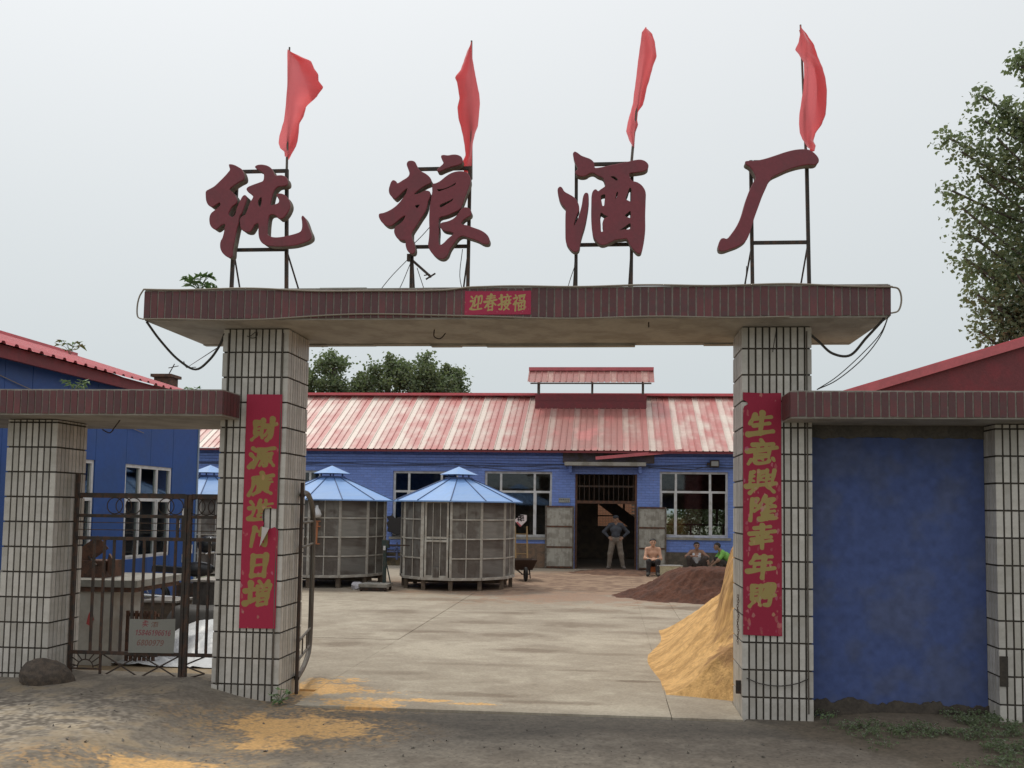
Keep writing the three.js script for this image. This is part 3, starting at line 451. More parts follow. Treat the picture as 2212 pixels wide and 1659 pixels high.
// ---------- cables on the gate beam ----------
{
  const c = thing('rope_light', 'pale rope light run along the gate beam edges, looping at both ends', 'cable');
  const top = [], bot = [];
  for (let i = 0; i <= 40; i++) { const x = lerp(-4.47, 2.5, i / 40); top.push(P(x, 3.945 - 0.035 * Math.pow(Math.max(0, Math.sin((x + 3.6) * 1.1)), 2) * (x < -1.5 ? 1 : 0.15) + 0.006 * Math.sin(x * 5) - (x > 1.6 ? (x - 1.6) * 0.03 : 0), -0.402)); }
  for (let i = 0; i <= 40; i++) { const x = lerp(-4.47, 1.6, i / 40); bot.push(P(x, 3.652 + 0.05 * Math.exp(-Math.pow((x + 2.1) / 0.7, 2)) + 0.008 * Math.sin(x * 4), -0.402)); }
  part('upper_run', tube(top, 0.009, 160), M.cable, c); part('lower_run', tube(bot, 0.008, 140), M.cable, c);
  part('end_loop', tube([top[0], P(-4.51, 3.88, -0.4), P(-4.535, 3.78, -0.39), P(-4.52, 3.68, -0.395), bot[0]], 0.007), M.cable, c);
  part('end_loop', tube([P(2.49, 3.915, -0.4), P(2.555, 3.9, -0.39), P(2.58, 3.8, -0.39), P(2.55, 3.7, -0.39), P(2.49, 3.68, -0.395)], 0.008), M.cable, c);
  const d = thing('dangling_cable', 'dark cable sagging below the left end of the gate beam', 'cable');
  part('cable', tube([P(-4.45, 3.64, -0.36), P(-4.42, 3.5, -0.15), P(-4.3, 3.33, 0), P(-4.13, 3.24, 0.02), P(-4.0, 3.33, 0.02), P(-3.9, 3.47, 0.02), P(-3.84, 3.6, 0.01)], 0.012), M.cableDark, d);
  part('thin_wire', tube([P(-4.25, 3.32, 0), P(-4.22, 3.26, 0), P(-4.12, 3.26, 0)], 0.004), M.cableDark, d);
  const e = thing('dangling_cable', 'dark cables sagging below the right end of the gate beam', 'cable');
  part('cable', tube([P(1.88, 3.57, 0.02), P(1.95, 3.5, 0), P(2.06, 3.38, -0.05), P(2.2, 3.35, -0.1), P(2.33, 3.5, -0.2), P(2.44, 3.64, -0.36)], 0.012), M.cableDark, e);
  for (const k of [0, 1]) part('thin_wire', tube([P(1.9, 3.03, -0.12), P(2.05, 3.1 + k * 0.03, -0.2), P(2.28, 3.3 + k * 0.05, -0.28), P(2.42, 3.5 + k * 0.02, -0.33), P(2.47, 3.66, -0.38)], 0.005), M.cableDark, e);
  const g = thing('guy_wire', 'thin wire from the left beam end to the rooftop aerial', 'wire'); part('wire', rod(P(-4.15, 3.64, 0.7), P(-10.3, 5.2, 12), 0.006), M.cableDark, g);
}
// lamp arm and scrap wires on top of the beam
{
  const t = thing('lamp_arm', 'broken lamp arm hanging from the second sign frame', 'lamp');
  part('arm', rod(P(-2.0, 4.375, 0.18), P(-1.79, 4.185, 0.12), 0.014), M.iron, t);
  part('bracket', [rod(P(-1.84, 4.16, 0.12), P(-1.745, 4.22, 0.12), 0.009), rod(P(-1.86, 4.2, 0.12), P(-1.8, 4.21, 0.12), 0.006)], M.iron, t);
  part('clamp', bx(-2.045, -2.005, 4.36, 4.43, 0.15, 0.19), M.iron, t);
  const wires = [[[-2.02, 4.36], [-2.2, 4.17], [-2.36, 3.96]], [[-2.0, 4.35], [-2.1, 4.1], [-2.18, 3.96]], [[-1.95, 4.3], [-1.88, 4.1], [-1.83, 3.96]], [[-1.5, 4.5], [-1.52, 4.2], [-1.45, 3.96]], [[-1.75, 4.75], [-1.88, 4.6], [-1.98, 4.5]], [[-0.34, 4.35], [-0.42, 4.1], [-0.45, 3.96]], [[-0.33, 4.0], [-0.27, 4.06], [-0.22, 3.97]], [[-0.1, 3.96], [-0.03, 4.05], [0.05, 3.96]], [[1.5, 3.97], [1.53, 4.04], [1.62, 3.98]], [[1.62, 3.98], [1.72, 4.03], [1.76, 3.97]], [[-3.73, 3.96], [-3.7, 4.0], [-3.64, 3.97]], [[1.32, 4.3], [1.31, 4.1], [1.3, 3.96]]];
  wires.forEach((w, i) => part('scrap_wire', tube(w.map(([x, y]) => P(x, y, 0.1 + (i % 4) * 0.05)), 0.004, 10, 5), M.cableDark, t));
  const s = thing('timber_offcut', 'weathered board lying on the right end of the gate beam', 'board'); part('board', bx(1.62, 2.2, 3.965, 3.995, -0.2, 0.0), M.iron, s);
}

// ---------- small iron gate on the left ----------
{
  const D = 0.3;
  const leafGate = (label, x0, x1, kind) => {
    const t = thing('iron_gate', label, 'gate', null, 0, 'leaves of the small side gate');
    const b = 0.1, T = 1.995, hb = (y, w) => part('rail', bx(x0 + 0.018, x1 - 0.018, y - w / 2, y + w / 2, D - 0.012, D + 0.012), M.iron, t);
    part('post', bx(x0 - 0.018, x0 + 0.018, b, kind ? T : 2.2, D - 0.018, D + 0.018), M.iron, t);
    part('post', bx(x1 - 0.016, x1 + 0.016, b, kind ? 1.55 : T, D - 0.018, D + 0.018), M.iron, t);
    hb(T - 0.02, 0.05); hb(1.765, 0.034); hb(1.535, 0.036); hb(0.372, 0.036);
    part('thin_rail', bx(x0, x1, 1.692, 1.7, D - 0.005, D + 0.005), M.iron, t); part('thin_rail', bx(x0, x1, 1.618, 1.626, D - 0.005, D + 0.005), M.iron, t);
    if (!kind) {
      for (const x of [-5.281, -5.172, -5.068, -4.964, -4.85, -4.746, -4.633, -4.525, -4.412]) part('bar', bx(x - 0.011, x + 0.011, 0.388, 1.519, D - 0.011, D + 0.011), M.iron, t);
      const ring = (x) => part('ring', clean(new THREE.TorusGeometry(0.083, 0.0055, 6, 28).translate(x, 1.87, -D)), M.iron, t);
      [-5.08, -4.985, -4.88, -4.53, -4.43].forEach(ring);
      for (const x of [-4.40, -4.345]) part('bar', bx(x - 0.012, x + 0.012, 1.55, 1.75, D - 0.011, D + 0.011), M.iron, t);
      // sunburst panel
      const cx = -5.325, cy = 0.215;
      part('sun_arc', clean(new THREE.TorusGeometry(0.085, 0.006, 6, 20, Math.PI).translate(cx, cy, -D)), M.iron, t);
      for (let i = 0; i < 7; i++) { const a = Math.PI * (i + 0.5) / 7, e = 0.15 + 0.03 * Math.abs(Math.sin(2 * a)); part('ray', rod(P(cx + 0.086 * Math.cos(a), cy + 0.086 * Math.sin(a), D), P(clamp(cx + e * 1.25 * Math.cos(a), -5.48, -5.18), Math.min(0.36, cy + e * Math.sin(a)), D), 0.006), M.iron, t); }
      part('bar', bx(-5.175, -5.155, 0.12, 0.355, D - 0.01, D + 0.01), M.iron, t); part('rail', bx(-5.47, -5.175, 0.2, 0.215, D - 0.008, D + 0.008), M.iron, t);
      for (const [a, b2] of [[-5.15, -4.75], [-4.75, -4.335]]) { part('cross_bar', rod(P(a, 0.13, D), P(b2, 0.355, D), 0.008), M.iron, t); part('cross_bar', rod(P(a, 0.355, D + 0.012), P(b2, 0.13, D + 0.012), 0.008), M.iron, t); }
    } else {
      for (const x of [-4.153, -4.055, -3.96]) part('bar', bx(x - 0.011, x + 0.011, 0.388, 1.519, D - 0.011, D + 0.011), M.iron, t);
      [-4.2, -4.1, -4.0].forEach((x) => part('ring', clean(new THREE.TorusGeometry(0.083, 0.0055, 6, 28).translate(x, 1.87, -D)), M.iron, t));
      part('cross_bar', rod(P(x0, 0.27, D), P(-4.06, 0.36, D), 0.008), M.iron, t); part('cross_bar', rod(P(x0, 0.26, D), P(-4.06, 0.19, D), 0.008), M.iron, t); part('cross_bar', rod(P(-4.06, 0.19, D), P(x0, 0.13, D), 0.008), M.iron, t); part('cross_bar', rod(P(x0, 0.13, D + 0.01), P(-3.92, 0.11, D + 0.01), 0.008), M.iron, t);
    }
    return t;
  };
  leafGate('rusty iron gate leaf with rings, bars and sunburst panel, bearing the phone plate', -5.49, -4.315, 0);
  leafGate('narrow rusty iron gate leaf beside the left pillar', -4.27, -3.87, 1);
  const map = canvasTex(512, 364, (ctx, W, H) => {
    ctx.fillStyle = 'rgb(128,126,118)'; ctx.fillRect(0, 0, W, H); let q = 5; const r = () => { q = (q * 16807) % 2147483647; return q / 2147483647; };
    for (let i = 0; i < 1400; i++) { ctx.fillStyle = r() < 0.5 ? 'rgba(90,84,76,0.12)' : 'rgba(160,158,150,0.1)'; ctx.fillRect(r() * W, r() * H, 2 + r() * 14, 1 + r() * 5); }
    ctx.fillStyle = 'rgba(126,44,50,0.85)'; brush(ctx, 'mai', 140, 18, 74, 72, 0.9); ctx.fillStyle = 'rgba(104,64,50,0.85)'; brush(ctx, 'jiu', 246, 26, 74, 60, 0.9);
    ctx.fillStyle = 'rgba(122,44,52,0.8)'; ctx.font = 'italic bold 82px sans-serif'; ctx.save(); ctx.translate(62, 176); ctx.scale(0.8, 1); ctx.fillText('15846196616', 0, 0); ctx.restore();
    ctx.fillStyle = 'rgba(112,66,58,0.75)'; ctx.save(); ctx.translate(84, 284); ctx.scale(0.95, 1.05); ctx.fillText('6800979', 0, 0); ctx.restore();
    for (let i = 0; i < 260; i++) { ctx.fillStyle = 'rgba(128,124,116,0.5)'; ctx.fillRect(r() * W, 90 + r() * 220, 3 + r() * 9, 2 + r() * 5); }
  });
  const t = thing('notice_plate', 'grey metal plate with painted phone numbers wired to the iron gate', 'sign', P(-4.85, 0.385, 0.262));
  part('plate', paper([[0, 0], [0.24, 0.004], [0.478, 0.006], [0.482, 0.18], [0.485, 0.352], [0.25, 0.338], [0.0, 0.34], [-0.004, 0.16]], 0.485, 0.345, 0, 0.006, 3), std({ map, roughness: 0.6 }), t);
}
// open main gate leaf, swung into the yard beside the left pillar
{
  const t = thing('yard_gate_leaf', 'rounded tubular main gate leaf folded open behind the left pillar', 'gate');
  const a = P(-3.125, 0, 0.36), dir = new THREE.Vector3(-0.235, 0, -1.06), L = (s, y) => a.clone().addScaledVector(dir, s).setY(y);
  part('hinge_post', rod(L(0, -0.02), L(0, 2.13), 0.019), M.iron, t);
  part('frame', tube([L(0.0, 2.0), L(0.25, 2.03), L(0.6, 1.98), L(0.88, 1.83), L(0.97, 1.6), L(0.98, 1.3), L(0.98, 0.8), L(0.97, 0.5), L(0.9, 0.3), L(0.62, 0.2), L(0.3, 0.17), L(0, 0.16)], 0.028, 90, 8), M.ironPale, t);
  for (const y of [1.72, 1.47, 0.52, 0.33]) part('rail', rod(L(0.02, y), L(0.96, y), 0.013), M.ironPale, t);
  for (const s of [0.35, 0.68]) { part('bar', rod(L(s, 1.47), L(s, 1.72), 0.009), M.ironPale, t); part('bar', rod(L(s, 0.33), L(s, 0.52), 0.009), M.ironPale, t); }
}
// chain and latch on the right pillar
{
  const t = thing('chain', 'rusty chain hanging on the inner edge of the right pillar', 'chain');
  for (let i = 0; i < 20; i++) { const g = clean(new THREE.TorusGeometry(0.011, 0.0035, 5, 10)); g.scale(0.7, 1.25, 1); g.rotateY(i % 2 ? Math.PI / 2 : 0.2); g.translate(1.212 + Math.sin(i) * 0.004, 1.1 - i * 0.023, -0.1); part('link', g, M.rust, t); }
  const h = thing('latch_plate', 'small iron latch plate low on the right pillar', 'latch'); part('plate', bx(1.19, 1.236, 0.2, 0.32, 0.07, 0.1), M.iron, h);
}
// rock at the foot of the left column
{
  const g = new THREE.IcosahedronGeometry(0.2, 4), p = g.attributes.position, v = new THREE.Vector3();
  for (let i = 0; i < p.count; i++) { v.fromBufferAttribute(p, i); const n = fbm(v.x * 9 + 20, v.y * 9 + v.z * 7 + 20, 4, 0, 3); v.multiplyScalar(0.8 + 0.5 * n); v.x *= 1.05 + 0.25 * v.y; v.y = Math.max(v.y * 0.95 + 0.05 * v.x / 0.2 * -1, -0.06); p.setXYZ(i, v.x, v.y, v.z * 0.7); }
  g.computeVertexNormals(); const m = single('rock', uvBox(g), surf([0.1, 0.074, 0.055], [0.055, 0.043, 0.034], { size: 0.2, amt: 0.8, fine: 0.35, s: 75 }), 'brown rock lying at the foot of the left tiled column', 'rock'); m.position.copy(P(-5.41, 0.17, -0.15)); m.rotation.y = 0.5;
}

// ---------- blue shed on the left ----------
function windowUnit(t, w, h, cols, rows, o = {}) {         // a window in local x-y, its lower left corner at the origin; returns the frame part
  const f = o.f || 0.055, win = new THREE.Group(); win.name = 'window'; t.add(win);
  const fr = [bx(0, w, 0, f, 0, 0.06), bx(0, w, h - f, h, 0, 0.06), bx(0, f, f, h - f, 0, 0.06), bx(w - f, w, f, h - f, 0, 0.06)];
  for (const c of cols) fr.push(bx(c - f / 2, c + f / 2, f, h - f, 0.002, 0.058)); for (const r of rows) { const e = [f, ...cols.flatMap((c) => [c - f / 2, c + f / 2]), w - f]; for (let i = 0; i < e.length; i += 2) fr.push(bx(e[i], e[i + 1], r - f / 2, r + f / 2, 0.004, 0.056)); }
  for (const [x0, x1, y0, y1] of o.sash || []) { const s = 0.035; fr.push(bx(x0, x1, y0, y0 + s, -0.012, 0.02), bx(x0, x1, y1 - s, y1, -0.012, 0.02), bx(x0, x0 + s, y0 + s, y1 - s, -0.012, 0.02), bx(x1 - s, x1, y0 + s, y1 - s, -0.012, 0.02)); }
  part('frame', fr, M.whiteFrame, win);
  const xs = [0, ...cols, w], ys = [0, ...rows, h];
  for (let i = 0; i + 1 < xs.length; i++) for (let j = 0; j + 1 < ys.length; j++) part('pane', bx(xs[i] + f * 0.4, xs[i + 1] - f * 0.4, ys[j] + f * 0.4, ys[j + 1] - f * 0.4, 0.03, 0.034), M.glass, win);
  return win;
}
{
  const X = -8, T = thing('blue_shed', 'dark blue panelled shed with red sheet roof left of the yard', 'building');
  const win = [[3.1, 4.66, 0.96, 2.56], [5.53, 7.08, 0.96, 2.55]], seams = [0.2, 0.98, 1.76, 2.54, 3.1, 3.9, 4.66, 5.53, 6.3, 7.08, 8.03];
  for (let i = 0; i + 1 < seams.length; i++) {
    const a = seams[i] + 0.004, b = seams[i + 1] - 0.004, w = win.find(([p, q]) => a >= p - 0.01 && b <= q + 0.01);
    for (const [y0, y1] of w ? [[0, w[2]], [w[3], 3.8]] : [[0, 3.8]]) part('wall_panel', bx(X - 0.08, X + rr(0, 0.004), y0, y1, a, b), M.sheetBlue, T);
  }
  part('corner_trim', bx(X - 0.06, X + 0.012, 0, 3.8, 8.031, 8.09), std({ color: lin(0.22, 0.28, 0.36), roughness: 0.5 }), T);
  part('end_wall', bx(-13.6, X - 0.09, 0, 3.8, 7.95, 8.02), M.sheetBlue, T); part('end_wall', bx(-13.6, X - 0.09, 0, 3.8, 0.2, 0.27), M.sheetBlue, T);
  part('rear_wall', bx(-13.7, -13.6, 0, 3.8, 0.2, 8.02), M.sheetBlue, T); part('inner_floor', bx(-13.6, X - 0.085, 0.0, 0.05, 0.28, 7.94), M.concrete, T); part('inner_ceiling', bx(-13.6, X - 0.085, 3.7, 3.78, 0.28, 7.94), M.concrete, T);
  for (const [p, q, y0, y1] of win) { const w = windowUnit(T, q - p, y1 - y0, [0.5, 1.06], [1.0], { sash: [[0.03, 0.5, 0.03, 1.0], [1.06, q - p - 0.03, 0.03, 1.0]] }); w.rotation.y = Math.PI / 2; w.position.set(X - 0.02, y0, -p); }
  for (const [p, q, y0, y1] of win) { part('curtain', tube([P(X - 0.35, y1, p + 0.4), P(X - 0.34, y0 + 0.5, p + 0.43), P(X - 0.35, y0, p + 0.4)], 0.05, 20), std({ color: lin(0.3, 0.33, 0.32), roughness: 0.9 }), T); }
  part('inner_shelf', bx(X - 0.3, X - 0.12, 1.95, 1.98, 5.6, 7.0), M.whiteFrame, T);
  // eave: dark red fascia, ribbed red sheets rising away from the yard
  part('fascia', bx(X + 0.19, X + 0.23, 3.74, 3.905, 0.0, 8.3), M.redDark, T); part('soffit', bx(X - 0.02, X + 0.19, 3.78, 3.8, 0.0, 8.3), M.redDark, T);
  const sl = 0.3, x1 = -7.68, x0 = -11.0, rib = (d0, n, pitch) => { const pr = []; for (let i = 0; i < n; i++) { const b = d0 + i * pitch; pr.push([b, 0], [b + pitch * 0.62, 0], [b + pitch * 0.72, 0.035], [b + pitch * 0.9, 0.035]); } pr.push([d0 + n * pitch, 0]); return pr; };
  for (let k = 0; k < 9; k++) { const pr = rib(-0.4 + k * 1.0 - 0.0, 4, 0.25), pos = [], uv = []; for (let i = 0; i + 1 < pr.length; i++) { const [a, u] = pr[i], [b, v] = pr[i + 1], q = [[x1, 3.9 + u, a], [x0, 3.9 + u + (x1 - x0) * sl, a], [x0, 3.9 + v + (x1 - x0) * sl, b], [x1, 3.9 + v, b]]; for (const j of [0, 1, 2, 0, 2, 3]) { pos.push(q[j][0], q[j][1], -q[j][2]); uv.push(q[j][2], q[j][0]); } }
    const g = new THREE.BufferGeometry(); g.setAttribute('position', new THREE.Float32BufferAttribute(pos, 3)); g.setAttribute('uv', new THREE.Float32BufferAttribute(uv, 2)); g.computeVertexNormals(); part('roof_sheet', g, M.redMetal, T); }
  part('ridge_cap', bx(x0 - 0.15, x0 + 0.1, 3.9 + (x1 - x0) * sl + 0.0, 3.9 + (x1 - x0) * sl + 0.06, -0.4, 8.6), M.redMetal, T);
  { const ry2 = 3.9 + (x1 - x0) * sl, gg = new THREE.BufferGeometry(); gg.setAttribute('position', new THREE.Float32BufferAttribute([x0, ry2, 0.4, x0, ry2, -8.6, -14.2, 3.85, -8.6, -14.2, 3.85, 0.4], 3)); gg.setAttribute('uv', new THREE.Float32BufferAttribute([0, 0, 9, 0, 9, 4, 0, 4], 2)); gg.setIndex([0, 1, 2, 0, 2, 3]); gg.computeVertexNormals(); part('rear_slope', gg, M.redMetal, T);
    for (const d of [0.1, 8.1]) { const s = new THREE.Shape([[x1 - 0.3, 3.8], [x0, ry2 - 0.02], [-13.7, 3.8]].map(([x, y]) => new THREE.Vector2(x, y))), g2 = uvBox(new THREE.ExtrudeGeometry(s, { depth: 0.04, bevelEnabled: false })); g2.translate(0, 0, -d); part('gable_infill', g2, M.redDark, T); } }
  part('sagging_wire', tube([P(X + 0.02, 3.7, 1.6), P(X + 0.03, 3.45, 3.0), P(X + 0.03, 3.3, 4.4), P(X + 0.03, 3.1, 6)], 0.006), M.cable, T);
  for (const [d, y] of [[7.5, 1.65], [7.35, 1.45], [7.8, 1.5], [7.55, 0.8], [7.9, 0.95]]) part('paper_scrap', bx(X + 0.005, X + 0.008, y, y + rr(0.08, 0.17), d, d + rr(0.05, 0.1)), M.whiteFrame, T);
  const c = thing('brick_chimney', 'short brown brick chimney behind the blue shed roof', 'chimney');
  part('stack', bx(-11.0, -10.6, 0, 4.95, 11.8, 12.2), M.rust, c); part('cap', bx(-11.06, -10.54, 4.95, 5.02, 11.74, 12.26), M.rust, c); part('aerial', [rod(P(-10.75, 5.02, 12), P(-10.6, 5.3, 12), 0.012), rod(P(-10.75, 5.2, 12), P(-10.5, 5.25, 12), 0.01)], M.iron, c);
}

// ---------- red gabled shed on the right ----------
{
  const t = thing('red_shed', 'red sheet metal gable rising behind the right wall', 'building');
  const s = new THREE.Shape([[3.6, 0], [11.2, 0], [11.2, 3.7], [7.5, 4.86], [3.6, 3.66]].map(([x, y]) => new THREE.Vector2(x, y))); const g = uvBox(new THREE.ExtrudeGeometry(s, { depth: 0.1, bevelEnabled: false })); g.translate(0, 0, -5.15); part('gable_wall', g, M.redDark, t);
  for (const d of [1]) { part('verge', beamBar(P(3.45, 3.63, 4.98), P(7.55, 4.9, 4.98), 0.05, 0.12), M.redMetal, t); part('verge', beamBar(P(7.45, 4.9, 4.98), P(11.4, 3.63, 4.98), 0.05, 0.12), M.redMetal, t); }
  part('roof_slope', beamBar(P(3.45, 3.7, 5.0), P(7.5, 4.955, 5.0), 0.03, 0.03), M.redMetal, t);
  const q = (a, b) => { const pos = [a[0], a[1], -5, b[0], b[1], -5, b[0], b[1], -12, a[0], a[1], -12], gg = new THREE.BufferGeometry(); gg.setAttribute('position', new THREE.Float32BufferAttribute(pos, 3)); gg.setAttribute('uv', new THREE.Float32BufferAttribute([0, 0, 4, 0, 4, 7, 0, 7], 2)); gg.setIndex([0, 1, 2, 0, 2, 3]); gg.computeVertexNormals(); return gg; };
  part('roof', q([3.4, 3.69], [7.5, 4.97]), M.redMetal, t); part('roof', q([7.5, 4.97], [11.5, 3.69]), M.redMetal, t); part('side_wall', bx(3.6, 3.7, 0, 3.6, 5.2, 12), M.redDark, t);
}

// ---------- workshop across the yard ----------
{
  const W = 19.6, T = thing('workshop', 'long blue brick workshop with red and white ribbed roof across the yard', 'building');
  // painted brick: courses and joints show as relief and flaking paint
  const brickMap = tex(512, 512, (u, v) => { const row = v * 12, r = Math.floor(row), x = u * 4 + (r % 2) * 0.5, fy = row - r, fx = x - Math.floor(x), j = fy < 0.1 || fx < 0.03, n = fbm(u * 8, v * 8, 5, 8, 101), n2 = fbm(u * 30, v * 30, 3, 30, 102), b = hash(Math.floor(x) % 4, r, 103);
    let c = mix3([0.17, 0.265, 0.62], [0.2, 0.29, 0.66], n); c = mul3(c, (j ? 0.72 : 0.92 + 0.16 * b) * (0.9 + 0.2 * n2)); return n2 > 0.78 && n > 0.6 ? mix3(c, [0.28, 0.17, 0.12], 0.6) : c; });
  const brickBump = tex(512, 512, (u, v) => { const row = v * 12, r = Math.floor(row), x = u * 4 + (r % 2) * 0.5, fy = row - r, fx = x - Math.floor(x); const a = (fy < 0.12 || fx < 0.035 ? 0 : 0.7) + 0.3 * fbm(u * 30, v * 30, 3, 30, 102); return [a, a, a]; }, true, true);
  const bm = std({ map: brickMap, bumpMap: brickBump, bumpScale: 0.008, roughness: 0.85 });
  const H = [[-10.9, -9.45, 0.95, 3.05], [-7.03, -4.88, 0.93, 3.06], [-4.02, -1.84, 0.98, 3.08], [1.58, 3.72, 1.05, 3.12], [-1.1, 0.865, -0.01, 3.02]];
  const wg = wallHoles(-16, 9, 0.0, 3.72, H.map((h) => [...h].map((v, i) => (i === 2 && v < 0 ? 0.001 : v))), 0.37); wg.translate(0, 0, -W - 0.37); part('wall', wg, bm, T);
  part('cornice', bx(-16, 9, 3.42, 3.5, W - 0.05, W - 0.001), bm, T); part('cornice', bx(-16, 9, 3.502, 3.58, W - 0.1, W - 0.001), bm, T);
  part('bare_brick_foot', bx(-3.9, -1.13, 0, 0.78, W - 0.012, W - 0.001), surf([0.2, 0.13, 0.085], [0.13, 0.1, 0.075], { size: 0.5, amt: 0.8, fine: 0.3, s: 111 }), T);
  part('bare_brick_foot', bx(0.9, 7, 0, 0.58, W - 0.012, W - 0.001), surf([0.1, 0.085, 0.065], [0.15, 0.12, 0.09], { size: 0.5, amt: 0.8, fine: 0.3, s: 113 }), T);
  part('bare_brick_foot', bx(-9, -4.6, 0, 0.5, W - 0.012, W - 0.001), surf([0.17, 0.13, 0.075], [0.08, 0.07, 0.05], { size: 0.5, amt: 0.8, fine: 0.3, s: 115 }), T);
  for (const [a, b, y0, y1] of H.slice(0, 4)) {
    const w = b - a, h = y1 - y0; const win = windowUnit(T, w, h, [w * 0.24, w * 0.74], [h * 0.69], { f: 0.07, sash: [[0.05, w * 0.24 - 0.02, 0.05, h * 0.69], [w * 0.74 + 0.03, w - 0.05, 0.05, h * 0.69]] }); win.position.set(a, y0, -W - 0.1);
    part('sill', bx(a - 0.08, b + 0.08, y0 - 0.08, y0, W - 0.05, W + 0.14), M.concrete, T);
  }
  // room: floor, back wall with openings, ends, ceiling
  const RH = [[-0.45, 0.98, 1.25, 2.12], [2.2, 5.2, 0.55, 1.95]]; const rw = wallHoles(-16, 9, 0, 3.72, RH, 0.3); rw.translate(0, 0, -26.3); part('rear_wall', rw, surf([0.2, 0.145, 0.105], [0.13, 0.1, 0.078], { size: 0.9, amt: 0.7, fine: 0.2, s: 119 }), T);
  part('inner_floor', bx(-16, 9, -0.06, 0.004, W, 26), surf([0.16, 0.12, 0.09], [0.11, 0.085, 0.065], { size: 2, s: 117 }), T);
  part('end_wall', bx(-16.3, -16, 0, 3.72, W, 26.3), bm, T); part('end_wall', bx(9, 9.3, 0, 3.72, W, 26.3), bm, T);
  part('inner_ceiling', bx(-16, 9, 3.66, 3.71, W + 0.38, 26), M.wood, T);
  for (const [x0, x1, y0, y1] of [[-0.45, 0.98, 1.63, 1.68], [0.52, 0.6, 1.7, 2.12], [2.2, 5.2, 1.32, 1.38], [3.1, 3.18, 0.55, 1.3], [4.1, 4.18, 1.4, 1.95], [4.35, 4.43, 0.55, 1.3]]) part('muntin', bx(x0, x1, y0, y1, 26.02, 26.06), M.wood, T);
  part('chute', beamBar(P(-0.35, 2.3, 24.5), P(1.2, 1.15, 24.5), 0.3, 0.42), M.iron, T);
  // door: transom lattice, frame, concrete hood, leaves standing open
  part('transom', bx(-1.1, 0.865, 2.08, 2.17, W + 0.02, W + 0.1), M.rust, T); for (const [x0, x1] of [[-1.1, -1.03], [0.795, 0.865]]) part('door_jamb', bx(x0, x1, 0, 3.02, W + 0.01, W + 0.12), M.rust, T);
  for (let i = 0; i < 12; i++) { const x = -0.97 + i * 0.155; part('lattice_bar', bx(x, x + 0.02, 2.17, 3.02, W + 0.05, W + 0.07), M.iron, T); } part('lattice_board', bx(-1.02, 0.79, 2.6, 2.66, W + 0.045, W + 0.075), M.iron, T);
  part('door_hood', bx(-1.42, 1.12, 3.26, 3.37, W - 0.62, W - 0.001), M.concrete, T); part('hood_bracket', bx(-1.3, -1.2, 3.05, 3.259, W - 0.35, W - 0.002), bm, T); part('hood_bracket', bx(0.9, 1.0, 3.05, 3.259, W - 0.35, W - 0.002), bm, T);
  part('soot_board', bx(-1.5, 1.4, 3.372, 3.71, W - 0.11, W - 0.001), surf([0.09, 0.07, 0.058], [0.12, 0.1, 0.13], { size: 0.8, amt: 0.7, fine: 0.25, s: 123 }), T);
  const doorMat = surf([0.4, 0.385, 0.335], [0.17, 0.15, 0.12], { size: 0.9, amt: 0.5, fine: 0.1, s: 121, streak: 0.25 });
  for (const [x0, x1, lab] of [[-2.04, -1.12, 0], [0.88, 1.79, 1]]) {
    const dg = new THREE.Group(); dg.name = 'door_leaf'; T.add(dg); const d = W - 0.09, b = 0.03, h = 1.99;
    part('stile', bx(x0, x0 + 0.055, b, h, d - 0.02, d + 0.025), M.ironPale, dg); part('stile', bx(x1 - 0.055, x1, b, h, d - 0.02, d + 0.025), M.ironPale, dg);
    for (const y of [b, 0.66, 1.31, h - 0.05]) part('cross_rail', bx(x0 + 0.055, x1 - 0.055, y, y + 0.05, d - 0.015, d + 0.02), M.rust, dg);
    for (const [y0, y1] of [[b + 0.05, 0.66], [0.71, 1.31], [1.36, h - 0.05]]) part('door_panel', bx(x0 + 0.055, x1 - 0.055, y0, y1, d + 0.004, d + 0.015), doorMat, dg);
  }
  part('loose_flashing', beamBar(P(-0.45, 3.5, W - 0.45), P(2.3, 3.76, W - 0.4), 0.02, 0.1), M.redMetal, T);
  // ribbed red roof sheets, sky reflection painted in as pale bays
  const ey = 3.74, ed = 19.15, ry = 5.93, rd = 22.95, len = Math.hypot(ry - ey, rd - ed), SW = 0.82;
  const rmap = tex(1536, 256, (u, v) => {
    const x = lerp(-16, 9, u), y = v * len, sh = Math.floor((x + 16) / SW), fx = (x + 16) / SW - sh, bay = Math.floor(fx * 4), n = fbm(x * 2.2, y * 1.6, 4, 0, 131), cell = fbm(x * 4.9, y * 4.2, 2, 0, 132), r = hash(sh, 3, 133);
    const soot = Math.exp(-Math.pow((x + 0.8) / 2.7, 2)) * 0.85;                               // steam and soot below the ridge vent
    const wearSheen = clamp((bay === 0 ? 0.92 : bay === 1 ? 0.55 : bay === 2 ? 0.42 : 0.26) * (0.85 + 0.3 * r) + (n - 0.5) * 0.8 + (cell - 0.5) * 0.3 - soot * 0.6);  // paleness per bay: sky sheen put into the colour
    let c = mix3([0.52, 0.18, 0.165], [0.72, 0.62, 0.54], sstep(0.05, 0.95, wearSheen)); c = mix3(c, [0.26, 0.14, 0.115], soot * 0.75 * sstep(0.25, 0.6, n + 0.12));
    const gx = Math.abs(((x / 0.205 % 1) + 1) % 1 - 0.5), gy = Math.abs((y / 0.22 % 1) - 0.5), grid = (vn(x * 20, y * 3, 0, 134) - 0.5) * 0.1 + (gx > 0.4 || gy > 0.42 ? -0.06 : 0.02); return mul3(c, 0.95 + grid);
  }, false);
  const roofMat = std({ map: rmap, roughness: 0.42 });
  const R = new THREE.Group(); R.name = 'roof'; T.add(R);
